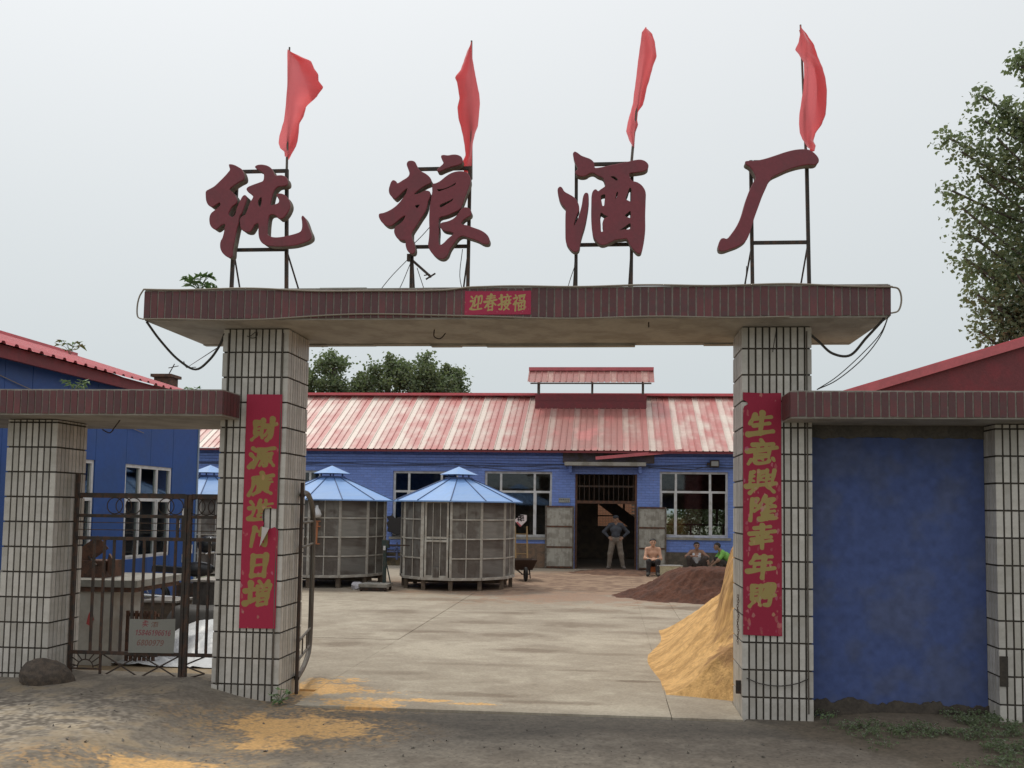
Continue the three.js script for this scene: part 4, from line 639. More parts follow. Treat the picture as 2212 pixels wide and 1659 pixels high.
  for (let k = 0; (k + 1) * SW - 16 <= 9.2; k++) {
    const pos = [], uv = [], pr = []; for (let i = 0; i < 4; i++) { const b = -16 + k * SW + i * SW / 4; pr.push([b, 0], [b + 0.018, 0.028], [b + 0.036, 0.028], [b + 0.054, 0]); } pr.push([-16 + (k + 1) * SW, 0]);
    const nx = -(ry - ey) / len, lift = (h) => [h * (rd - ed) / len, -h * (ry - ey) / len], jit = rr(0, 0.006);
    for (let i = 0; i + 1 < pr.length; i++) { const q = [[0, 0], [1, 0], [1, 1], [0, 1]].map(([a, b]) => { const [x, h0] = pr[i + a], h = h0 + jit, l = lift(h), y = lerp(ey, ry, b) + l[0], d = lerp(ed, rd, b) + l[1]; return [x, y, -d, (x + 16) / 25, b]; }); for (const j of [0, 1, 2, 0, 2, 3]) { pos.push(...q[j].slice(0, 3)); uv.push(q[j][3], q[j][4]); } }
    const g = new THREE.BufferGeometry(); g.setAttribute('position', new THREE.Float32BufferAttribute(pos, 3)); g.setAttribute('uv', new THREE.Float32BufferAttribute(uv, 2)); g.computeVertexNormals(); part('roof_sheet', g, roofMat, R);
  }
  part('ridge_cap', [beamBar(P(-16, ry + 0.02, rd - 0.1), P(9.2, ry + 0.02, rd - 0.1), 0.36, 0.03), beamBar(P(-16, ry + 0.07, rd + 0.1), P(9.2, ry + 0.07, rd + 0.1), 0.08, 0.14)], M.redMetal, R);
  part('eave_edge', bx(-16, 9.2, ey - 0.075, ey - 0.012, ed + 0.02, ed + 0.05), M.redDark, R);
  { const gg = new THREE.BufferGeometry(); gg.setAttribute('position', new THREE.Float32BufferAttribute([-16, ry, -rd, 9.2, ry, -rd, 9.2, 3.72, -26.8, -16, 3.72, -26.8], 3)); gg.setAttribute('uv', new THREE.Float32BufferAttribute([0, 0, 25, 0, 25, 4, 0, 4], 2)); gg.setIndex([0, 1, 2, 0, 2, 3]); gg.computeVertexNormals(); part('rear_slope', gg, M.redMetal, R); }
  // ridge vent
  const V = new THREE.Group(); V.name = 'ridge_vent'; T.add(V); const vx0 = -2.63, vx1 = 1.25, vd = 22.0;
  part('vent_board', bx(vx0, vx1, 5.4, 5.66, vd, vd + 0.05), M.redDark, V); part('vent_board', bx(vx0, vx1, 5.665, 5.9, vd + 0.012, vd + 0.06), M.redDark, V); part('vent_board', bx(vx0, vx1, 5.4, 5.9, vd + 0.5, vd + 0.55), M.redDark, V);
  part('vent_side', bx(vx0, vx0 + 0.05, 5.4, 5.9, vd + 0.062, vd + 0.498), M.redDark, V); part('vent_side', bx(vx1 - 0.05, vx1, 5.4, 5.9, vd + 0.062, vd + 0.498), M.redDark, V);
  for (const x of [vx0 + 0.1, (vx0 + vx1) / 2 + 0.05, vx1 - 0.12]) for (const d of [vd + 0.1, vd + 0.44]) part('vent_post', bx(x - 0.035, x + 0.035, 5.6, d > vd + 0.3 ? 6.6 : 6.5, d - 0.03, d + 0.03), M.ironPale, V);
  { const n = 20, a = vx0 - 0.25, w = (vx1 - vx0 + 0.5) / n; for (let i = 0; i < n; i++) for (const s of [0, 1]) { const x0 = a + i * w, f = s ? [6.42, vd + 0.72, 6.76, vd + 0.25] : [6.27, vd - 0.32, 6.76, vd + 0.25]; const pr = [[0, 0], [0.02, 0.03], [0.04, 0.03], [0.06, 0], [w, 0]], pos = [], uv = []; for (let m = 0; m < 4; m++) { const q = [[m, 0], [m + 1, 0], [m + 1, 1], [m, 1]].map(([c, b]) => [x0 + pr[c][0], lerp(f[0], f[2], b) + pr[c][1], -lerp(f[1], f[3], b)]); for (const j of [0, 1, 2, 0, 2, 3]) { pos.push(...q[j]); uv.push(q[j][0], q[j][2]); } }
      const g = new THREE.BufferGeometry(); g.setAttribute('position', new THREE.Float32BufferAttribute(pos, 3)); g.setAttribute('uv', new THREE.Float32BufferAttribute(uv, 2)); g.computeVertexNormals(); part('vent_sheet', g, i % 5 === 3 ? M.ventPale ??= surf([0.4, 0.2, 0.17], [0.5, 0.32, 0.27], { size: 0.8, s: 141 }, { roughness: 0.42 }) : M.ventRed ??= surf([0.36, 0.14, 0.125], [0.28, 0.13, 0.11], { size: 0.8, s: 143 }, { roughness: 0.42 }), V); }
    part('vent_cap', bx(a, a + n * w, 6.76, 6.88, vd + 0.18, vd + 0.32), M.redMetal, V); part('vent_purlin', bx(a + 0.1, a + n * w - 0.1, 6.22, 6.265, vd - 0.27, vd - 0.22), M.ironPale, V); }
  // wall cables
  for (const k of [0, 1, 2]) part('wall_cable', tube(Array.from({ length: 14 }, (_, i) => P(-15 + i * 1.5, 3.36 - k * 0.05 - 0.06 * Math.abs(Math.sin(i * 1.3 + k)), W - 0.02 - k * 0.01)), 0.008), M.cableDark, T);
  part('wall_cable', tube([P(-5, 3.3, W - 0.03), P(-3, 3.12, W - 0.03), P(-1.6, 3.2, W - 0.03)], 0.008), M.cableDark, T); part('wall_cable', tube([P(1.2, 3.25, W - 0.03), P(2.4, 3.18, W - 0.03), P(3.15, 3.3, W - 0.03)], 0.008), M.cableDark, T);
  const lamp = thing('flood_lamp', 'dark square flood lamp high on the workshop wall by the right window', 'lamp'); part('housing', bx(3.14, 3.42, 3.27, 3.48, W - 0.2, W - 0.06), M.iron, lamp); part('lens', bx(3.17, 3.39, 3.3, 3.45, W - 0.21, W - 0.201), std({ color: lin(0.3, 0.3, 0.29), roughness: 0.2 }), lamp); part('bracket', bx(3.05, 3.14, 3.33, 3.4, W - 0.12, W - 0.001), M.iron, lamp);
  const pm = canvasTex(256, 96, (ctx) => { ctx.fillStyle = 'rgb(150,152,146)'; ctx.fillRect(0, 0, 256, 96); ctx.fillStyle = 'rgb(60,60,66)'; ['chun', 'jin', 'jie', 'sheng', 'men', 'ri'].forEach((g, i) => brush(ctx, g, 12 + i * 40, 16, 32, 34, 0.9)); ['men', 'ri', 'nian'].forEach((g, i) => brush(ctx, g, 130 + i * 38, 60, 28, 24, 0.9)); });
  const pl = thing('door_plaque', 'small grey lettered plaque beside the workshop doorway', 'plaque', P(-1.62, 2.1, W - 0.03)); part('plate', paper([[0, 0], [0.36, 0], [0.36, 0.14], [0, 0.14]], 0.36, 0.14, 0, 0, 0), std({ map: pm, roughness: 0.6 }), pl);
  const fm = canvasTex(192, 192, (ctx) => { ctx.fillStyle = 'rgb(222,208,206)'; ctx.fillRect(0, 0, 192, 192); ctx.fillStyle = 'rgba(190,70,80,0.8)'; ctx.fillRect(0, 100, 26, 92); ctx.fillStyle = 'rgb(34,26,28)'; ctx.save(); ctx.translate(96, 96); ctx.rotate(-0.78); brush(ctx, 'fu', -52, -52, 104, 104, 1.3); ctx.restore(); });
  const fu = thing('door_poster', 'pale diamond poster with a black character on the workshop window', 'poster', P(-2.85, 1.3, W + 0.09)); part('sheet', paper([[0, 0], [0.2, 0.2], [0.2, 0.38], [0, 0.4], [-0.2, 0.2]].map(([x, y]) => { const c = Math.SQRT1_2; return [(x * c + y * c), (-x * c + y * c)]; }), 0.4, 0.4, 0, 0, 1), std({ map: fm, roughness: 0.7 }), fu); fu.rotation.z = Math.PI / 4;
  // beyond the rear openings: a sunlit brick wall and greenery
  const bw = thing('rear_brick_wall', 'orange brick wall glimpsed through the doorway behind the workshop', 'wall'); part('core', bx(-3, 2.4, 0, 3.4, 29.06, 29.3), M.mortarGrey, bw);
  const bg = uvBox(new THREE.BoxGeometry(0.23, 0.055, 0.03)); for (let r = 0; r < 18; r++) for (let c = 0; c < 8; c++) { const m = part('brick', bg, M.brick, bw); m.position.copy(P(-0.9 + c * 0.245 + (r % 2) * 0.12, 1.0 + r * 0.068, 29.05)); }
}

// ---------- grain bins ----------
M.binPanel = [0, 1, 2, 3, 4].map((i) => surf(mul3([[0.155, 0.138, 0.12], [0.2, 0.188, 0.166], [0.13, 0.115, 0.1], [0.17, 0.16, 0.144], [0.225, 0.214, 0.19]][i], 1), [0.1, 0.082, 0.068], { size: 1.1, amt: 0.75, fine: 0.14, s: 151 + i * 7, streak: 0.35 }, { roughness: 0.7 }));
M.binFrame = surf([0.5, 0.48, 0.425], [0.34, 0.3, 0.25], { size: 0.5, amt: 0.7, fine: 0.12, s: 161 });
M.binRoof = [0, 1, 2].map((i) => surf([0.2 + i * 0.012, 0.35 + i * 0.02, 0.64 + i * 0.03], [0.24, 0.38, 0.62], { size: 1.4, amt: 0.6, fine: 0.06, s: 171 + i, bump: 0.0006 }, { roughness: 0.42 }));
M.binSeam = std({ color: lin(0.05, 0.09, 0.2), roughness: 0.5 });
function grainBin(x, d, turn, label, doorAt) {
  const t = thing('grain_bin', label, 'grain bin', P(x, 0, d), turn, 'round grain bins with blue roofs in the yard');
  const N = 12, R = 1.36, y0 = 0.29, y1 = 2.06, hh = (y1 - y0) / 4, ang = (i) => i / N * Math.PI * 2, pt = (r, a, y) => new THREE.Vector3(r * Math.sin(a), y, r * Math.cos(a));
  const quad = (q) => { const g = new THREE.BufferGeometry(), pos = [], uv = []; for (const j of [0, 1, 2, 0, 2, 3]) { pos.push(q[j].x, q[j].y, q[j].z); uv.push(q[j].x + q[j].z * 0.8, q[j].y + q[j].x * 0.1); } g.setAttribute('position', new THREE.Float32BufferAttribute(pos, 3)); g.setAttribute('uv', new THREE.Float32BufferAttribute(uv, 2)); g.computeVertexNormals(); return g; };
  for (let i = 0; i < N; i++) {
    const a = ang(i), b = ang(i + 1), door = i === doorAt;
    part('upright', beamBar(pt(R, a, y0), pt(R, a, y1), door || i === doorAt + 1 ? 0.075 : 0.055, 0.05), M.binFrame, t);
    if (i % 2 === 0 && !door) part('stud', beamBar(pt(R * 0.975, (a + b) / 2, y0), pt(R * 0.975, (a + b) / 2, y1), 0.02, 0.02), M.binFrame, t);
    if (door) {
      const dr = new THREE.Group(); dr.name = 'bin_door'; t.add(dr); const a2 = a + 0.05, b2 = b - 0.05, r = R * 0.985;
      for (const y of [y0 + 0.03, 1.13, 1.2, y1 - 0.04]) part('door_rail', beamBar(pt(r, a2, y), pt(r, b2, y), 0.05, 0.05), M.binFrame, dr);
      for (const f of [0.02, 0.98]) part('door_stile', beamBar(pt(r, lerp(a2, b2, f), y0), pt(r, lerp(a2, b2, f), y1), 0.045, 0.045), M.binFrame, dr);
      for (const f of [0.35, 0.67]) part('door_bar', beamBar(pt(r, lerp(a2, b2, f), y0), pt(r, lerp(a2, b2, f), y1), 0.014, 0.014), M.binFrame, dr);
      part('door_panel', quad([pt(r * 0.99, a2, y0), pt(r * 0.99, b2, y0), pt(r * 0.99, b2, 1.13), pt(r * 0.99, a2, 1.13)]), M.binPanel[0], dr); part('door_panel', quad([pt(r * 0.99, a2, 1.2), pt(r * 0.99, b2, 1.2), pt(r * 0.99, b2, y1), pt(r * 0.99, a2, y1)]), M.binPanel[2], dr);
      part('hatch', beamBar(pt(r, lerp(a2, b2, 0.38), y0 + 0.13), pt(r, lerp(a2, b2, 0.64), y0 + 0.13), 0.03, 0.22), M.binPanel[4], dr);
    } else for (let j = 0; j < 4; j++) {
      const ya = y0 + j * hh, yb = ya + hh; part('wall_panel', quad([pt(R, a, ya), pt(R, b, ya), pt(R, b, yb), pt(R, a, yb)]), M.binPanel[(i * 3 + j * 2 + (i * j) % 3) % 5], t);
      if (j) part('girt', beamBar(pt(R * 1.004, a + 0.015, ya), pt(R * 1.004, b - 0.015, ya), 0.03, 0.03), M.binFrame, t);
    }
    part('base_ring', beamBar(pt(R, a, y0 - 0.02), pt(R, b, y0 - 0.02), 0.07, 0.06), M.binFrame, t);
    part('leg', beamBar(pt(R * 0.95, a, 0), pt(R * 0.95, a, y0 - 0.05), 0.09, 0.09), M.wood, t);
    part('roof_panel', quad([pt(1.56, a, 2.05), pt(1.56, b, 2.05), pt(0.33, b, 2.58), pt(0.33, a, 2.58)]), M.binRoof[i % 3], t);
    part('roof_seam', rod(pt(1.565, a, 2.055), pt(0.33, a, 2.59), 0.013, 0.011, 5), M.binSeam, t);
    part('eave_strip', beamBar(pt(1.56, a, 2.035), pt(1.56, b, 2.035), 0.012, 0.03), M.binRoof[1], t);
  }
  part('floor', clean(new THREE.CylinderGeometry(R * 0.99, R * 0.99, 0.05, N).translate(0, y0 - 0.03, 0)), M.wood, t);
  part('joist', [beamBar(new THREE.Vector3(-1.2, 0.17, 0.4), new THREE.Vector3(1.2, 0.17, 0.4), 0.08, 0.1), beamBar(new THREE.Vector3(-1.2, 0.17, -0.4), new THREE.Vector3(1.2, 0.17, -0.4), 0.08, 0.1)], M.wood, t);
  part('vent_collar', clean(new THREE.CylinderGeometry(0.33, 0.34, 0.05, N).translate(0, 2.6, 0)), M.binSeam, t);
  for (let i = 0; i < 4; i++) part('cap_post', rod(pt(0.26, i * 1.57 + 0.5, 2.58), pt(0.26, i * 1.57 + 0.5, 2.72), 0.018), M.binSeam, t);
  part('cap', clean(new THREE.ConeGeometry(0.47, 0.2, 8, 1).translate(0, 2.79, 0)), M.binRoof[2], t);
  return t;
}
grainBin(-3.66, 12.7, 0.06, 'round grain bin with blue roof nearest the workshop doorway', 11);
grainBin(-6.84, 12.75, -0.05, 'round grain bin with blue roof half hidden by the left pillar', 10);
grainBin(-10.12, 13.1, 0.3, 'round grain bin with blue roof seen beyond the shed corner', 10);

// ---------- heaps ----------
function heap(name, label, x0, x1, d0, d1, nx, nd, hf, mat) {
  const g = sheet(x0, x1, d0, d1, nx, nd, (x, d) => hf(x, d), (x, d) => [x, d]); const m = single(name, g, mat, label, 'heap'); return m;
}
{
  // yellow grain: loose slope on the yard side, a dug-out steep face behind it
  const edge = (x, d) => 0.5 + 0.07 * Math.sin(d * 1.7) + 0.12 * (vn(x + 4, d * 0.9, 0, 201) - 0.5) + (d > 3.4 ? (d - 3.4) * 0.14 : 0);
  const hf = (x, d) => {
    const n = fbm(x * 3, d * 3, 4, 0, 202) - 0.5, nf = fbm(x * 11, d * 11, 4, 0, 203) - 0.5;
    const front = d - (0.78 + 0.12 * Math.sin(x * 3.1)), e = edge(x, d), run = x - e;
    let y = Math.min(run > 0 ? run * run / (run + 0.25) * 1.0 : run, front * 1.0, (5.8 - d) * 0.8); y += n * 0.16 * sstep(0.05, 0.5, y);
    const cl = x - (1.27 + 0.15 * (d - 2.2) + 0.16 * (fbm(d * 4 + x * 2, x * 3, 4, 0, 204) - 0.5)), up = sstep(-0.02, 0.12, cl) * sstep(1.45, 1.8, d + n * 0.4);
    y = Math.min(y, 0.86 + 0.1 * n) + up * (0.2 + 0.42 * sstep(0, 0.3, cl)) * sstep(0.15, 0.6, y);
    y = Math.min(y, 1.38 + 0.1 * Math.max(0, x - 1.6) + n * 0.14);
    return Math.max(-0.03, y + nf * (0.016 * sstep(0.02, 0.2, y) + 0.2 * up * sstep(0.5, 0, cl)));
  };
  const gm = std({ map: mottled(GRAIN, [0.42, 0.24, 0.085], { size: 1.2, amt: 0.75, fine: 0.3, thr: 0.5, f: 8, n: 512, s: 205 }), bumpMap: rep(bumpTex(256, 50, 9, 3), 0.5), bumpScale: 0.008, roughness: 0.95 });
  const gh = heap('grain_heap', 'tall heap of yellow grain behind the right pillar, dug to a steep face', 0.1, 4.6, 0.6, 5.8, 280, 300, hf, gm);
  { // damp, compacted grain in the dug face and mash scattered on the foot
    const p = gh.geometry.attributes.position, col = []; gm.vertexColors = true;
    for (let i = 0; i < p.count; i++) { const x = p.getX(i), d = -p.getZ(i), n = fbm(x * 9, d * 9 + p.getY(i) * 9, 4, 0, 212), cl = x - (1.27 + 0.15 * (d - 2.2)), f = sstep(-0.1, 0.03, cl) * sstep(0.55, 0.25, cl) * sstep(1.4, 1.8, d) * sstep(0.4, 0.62, n), m = sstep(0.3, 0.7, 1 - Math.hypot((x - 1.35) / 0.5, (d - 1.2) / 0.42) + (n - 0.5) * 1.6), k = clamp(f * 0.75 + m * 0.85); col.push(lerp(1, 0.55, k), lerp(1, 0.5, k), lerp(1, 0.55, k)); }
    gh.geometry.setAttribute('color', new THREE.Float32BufferAttribute(col, 3)); }
  const bm = std({ map: mottled([0.1, 0.039, 0.022], [0.062, 0.026, 0.016], { size: 1.4, amt: 0.7, fine: 0.35, f: 9, n: 512, s: 206 }), bumpMap: rep(bumpTex(256, 40, 11, 3), 0.6), bumpScale: 0.012, roughness: 0.95 });
  heap('mash_heap', 'low heap of brown mash in the yard before the seated men', -0.2, 5.2, 8.9, 14.2, 170, 150, (x, d) => {
    const n = fbm(x * 2.2, d * 2.2, 4, 0, 207) - 0.5, nf = fbm(x * 11, d * 11, 3, 0, 208) - 0.5, u = (x - 2.3) / 2.25, v = (d - 11.35) / 1.75, r = Math.hypot(u, v) + n * 0.28;
    return Math.max(-0.03, 0.66 * sstep(1.02, 0.2, r) + nf * 0.06 * sstep(1.1, 0.6, r) - 0.02);
  }, bm);
  // loose mash by the doorway
  heap('mash_spill', 'thin brown mash trodden over the ground at the doorway', -1.6, 2.2, 16.2, 19.5, 100, 90, (x, d) => { const n = fbm(x * 2.4, d * 2.4, 4, 0, 209) - 0.5, r = Math.hypot((x - 0.2) / 1.6, (d - 18.2) / 1.5) + n * 0.5; return 0.085 * sstep(1.0, 0.3, r) - 0.012 + (fbm(x * 12, d * 12, 2, 0, 210) - 0.5) * 0.02 * sstep(1, 0.7, r); }, std({ map: mottled([0.16, 0.085, 0.052], [0.1, 0.055, 0.036], { size: 1.1, amt: 0.8, fine: 0.3, s: 211 }), roughness: 0.95 }));
}

// ---------- things in the yard ----------
{
  let t = thing('platform_scale', 'dark green platform scale standing between the two grain bins', 'scale');
  const green = surf([0.03, 0.05, 0.045], [0.07, 0.06, 0.045], { size: 0.3, s: 221 });
  part('platform', bx(-5.58, -4.93, 0.09, 0.16, 10.95, 11.5), M.concrete, t); part('apron', bx(-5.56, -4.95, 0.02, 0.09, 10.97, 11.02), M.iron, t);
  for (const x of [-5.53, -4.98]) for (const d of [11.0, 11.45]) part('wheel', clean(new THREE.CylinderGeometry(0.045, 0.045, 0.04, 12).rotateZ(Math.PI / 2).translate(x, 0.045, -d)), M.iron, t);
  part('column', bx(-5.16, -5.09, 0.16, 1.02, 11.42, 11.49), green, t); part('head', bx(-5.19, -5.03, 0.95, 1.13, 11.4, 11.5), green, t); part('beam_arm', bx(-5.05, -4.55, 1.0, 1.03, 11.43, 11.46), M.iron, t); part('dial', bx(-5.15, -5.1, 0.9, 1.0, 11.385, 11.399), M.whiteFrame, t); part('brace', rod(P(-5.12, 0.75, 11.45), P(-4.98, 0.16, 11.45), 0.015), green, t);
  t = thing('wheelbarrow', 'dark metal wheelbarrow parked by the right side of the bin', 'wheelbarrow', P(-2.28, 0, 14.9), 0.25);
  const b0 = [[-0.22, 0.28, -0.3], [0.22, 0.28, -0.3], [0.22, 0.28, 0.25], [-0.22, 0.28, 0.25], [-0.32, 0.55, -0.42], [0.32, 0.55, -0.42], [0.32, 0.55, 0.42], [-0.32, 0.55, 0.42]], bi = [0, 1, 2, 0, 2, 3, 0, 4, 5, 0, 5, 1, 1, 5, 6, 1, 6, 2, 2, 6, 7, 2, 7, 3, 3, 7, 4, 3, 4, 0];
  const tg = new THREE.BufferGeometry(); tg.setAttribute('position', new THREE.Float32BufferAttribute(bi.flatMap((i) => b0[i]), 3)); tg.setAttribute('uv', new THREE.Float32BufferAttribute(new Float32Array(bi.length * 2), 2)); tg.computeVertexNormals(); part('tray', tg, M.iron, t);
  part('wheel', clean(new THREE.TorusGeometry(0.15, 0.04, 8, 20).rotateY(Math.PI / 2).translate(0, 0.19, 0.5)), M.dark, t); part('axle', rod(new THREE.Vector3(-0.12, 0.19, 0.5), new THREE.Vector3(0.12, 0.19, 0.5), 0.015), M.iron, t);
  for (const s of [-1, 1]) { part('handle', rod(new THREE.Vector3(s * 0.1, 0.2, 0.5), new THREE.Vector3(s * 0.3, 0.42, -0.95), 0.018), M.iron, t); part('leg', rod(new THREE.Vector3(s * 0.23, 0.34, -0.35), new THREE.Vector3(s * 0.27, 0, -0.42), 0.015), M.iron, t); }
  t = thing('step_ladder', 'yellow wooden ladder leaning on the workshop wall behind the bin', 'ladder');
  const yl = surf([0.27, 0.17, 0.07], [0.19, 0.12, 0.06], { size: 0.4, s: 223 });
  for (const [a, b] of [[-3.0, -2.86], [-2.62, -2.5]]) part('rail', beamBar(P(b, 0.02, 18.6), P(a, 1.32, 19.5), 0.05, 0.03), yl, t); for (let i = 0; i < 4; i++) { const f = (i + 0.6) / 4.4; part('rung', rod(P(lerp(-2.86, -3.0, f), lerp(0, 1.32, f), lerp(18.6, 19.5, f)), P(lerp(-2.5, -2.62, f), lerp(0, 1.32, f), lerp(18.6, 19.5, f)), 0.016), yl, t); }
  t = thing('pipe_rack', 'blue iron pipework on the workshop wall between the bins', 'pipes'); const pb = std({ color: lin(0.08, 0.1, 0.2), roughness: 0.6 });
  for (const y of [0.64, 0.45, 0.28]) part('pipe', rod(P(-7.3, y, 19.45), P(-6.0, y, 19.45), 0.03), pb, t); part('pipe', rod(P(-6.8, 0.2, 19.42), P(-6.8, 0.75, 19.42), 0.035), pb, t); part('valve', clean(new THREE.TorusGeometry(0.07, 0.015, 6, 14).translate(-6.8, 0.52, -19.36)), pb, t); for (const x of [-7.2, -6.1]) part('bracket', bx(x, x + 0.04, 0.1, 0.66, 19.46, 19.6), pb, t);
  t = thing('hanging_sack', 'dark sack hung on the workshop wall beside the bin', 'sack');
  { const s = new THREE.Shape([[-0.3, 0.22], [-0.22, 0.1], [-0.3, 0.02], [-0.24, -0.12], [-0.27, -0.22], [-0.1, -0.26], [0.02, -0.33], [0.2, -0.3], [0.42, -0.34], [0.45, 0.1], [0.38, 0.2], [0.1, 0.2], [-0.08, 0.14], [-0.18, 0.24]].map(([x, y]) => new THREE.Vector2(x, y))), g = new THREE.ExtrudeGeometry(s, { depth: 0.12, bevelEnabled: true, bevelSize: 0.03, bevelThickness: 0.05, bevelSegments: 3 }); g.translate(-6.82, 1.34, -19.5); part('body', uvBox(g), std({ color: lin(0.025, 0.022, 0.022), roughness: 0.8 }), t); part('neck', rod(P(-6.95, 1.45, 19.4), P(-7.02, 1.65, 19.58), 0.02), M.cableDark, t); }
  t = thing('hand_pump', 'orange grain auger tube with a white jug strapped to the bin', 'tool'); const or = std({ color: lin(0.42, 0.16, 0.07), roughness: 0.6 });
  part('tube', rod(P(-6.72, 1.02, 11.36), P(-6.7, 1.55, 11.36), 0.028), or, t); for (const y of [1.02, 1.42, 1.54]) part('clamp', bx(-6.79, -6.63, y - 0.012, y + 0.012, 11.33, 11.37), or, t);
  { const g = new THREE.LatheGeometry([[0, 0], [0.09, 0.01], [0.11, 0.08], [0.08, 0.17], [0.04, 0.22], [0.03, 0.28], [0, 0.29]].map(([a, b]) => new THREE.Vector2(a, b)), 14); g.translate(-6.7, 1.62, -11.3); part('jug', clean(g), M.whiteFrame, t); }
  { const g = new THREE.IcosahedronGeometry(0.14, 3), p = g.attributes.position; for (let i = 0; i < p.count; i++) { const n = fbm(p.getX(i) * 16 + 5, p.getY(i) * 16 + p.getZ(i) * 11 + 5, 3, 0, 227); p.setXYZ(i, p.getX(i) * (0.7 + 0.9 * n), Math.max(-0.06, p.getY(i) * (0.5 + 0.6 * n)), p.getZ(i) * (0.6 + 0.6 * n)); } g.computeVertexNormals(); const m = single('plastic_bag', uvBox(g), std({ color: lin(0.5, 0.48, 0.5), roughness: 0.5 }), 'crumpled pale plastic bag beside the platform scale', 'bag'); m.position.copy(P(-5.72, 0.06, 11.4)); }
  t = thing('foam_crate', 'cream foam crate between the mash heap and the seated men', 'crate', P(1.72, 0, 17.3), 0.1); const fmz = surf([0.52, 0.47, 0.31], [0.4, 0.34, 0.2], { size: 0.5, s: 229 });
  part('base', bx(-0.36, 0.36, 0, 0.03, -0.2, 0.2), fmz, t); for (const [a, b, c, d] of [[-0.36, 0.36, -0.2, -0.165], [-0.36, 0.36, 0.165, 0.2], [-0.36, -0.325, -0.165, 0.165], [0.325, 0.36, -0.165, 0.165]]) part('side', bx(a, b, 0.03, 0.3, c, d), fmz, t); part('lining', [bx(-0.37, 0.37, 0.3, 0.318, -0.21, -0.16), bx(-0.37, 0.37, 0.3, 0.312, 0.16, 0.21)], M.whiteFrame, t);
  t = thing('stool', 'orange plastic stool under the shirtless seated man', 'stool', P(1.27, 0, 17.5)); const os = std({ color: lin(0.5, 0.13, 0.03), roughness: 0.45 });
  part('seat', bx(-0.13, 0.13, 0.22, 0.25, -0.13, 0.13), os, t); for (const sx of [-1, 1]) for (const sd of [-1, 1]) part('leg', beamBar(new THREE.Vector3(sx * 0.14, 0, sd * 0.14), new THREE.Vector3(sx * 0.11, 0.22, sd * 0.11), 0.05, 0.02), os, t); part('skirt', bx(-0.11, 0.11, 0.1, 0.22, -0.12, -0.105), os, t);
}

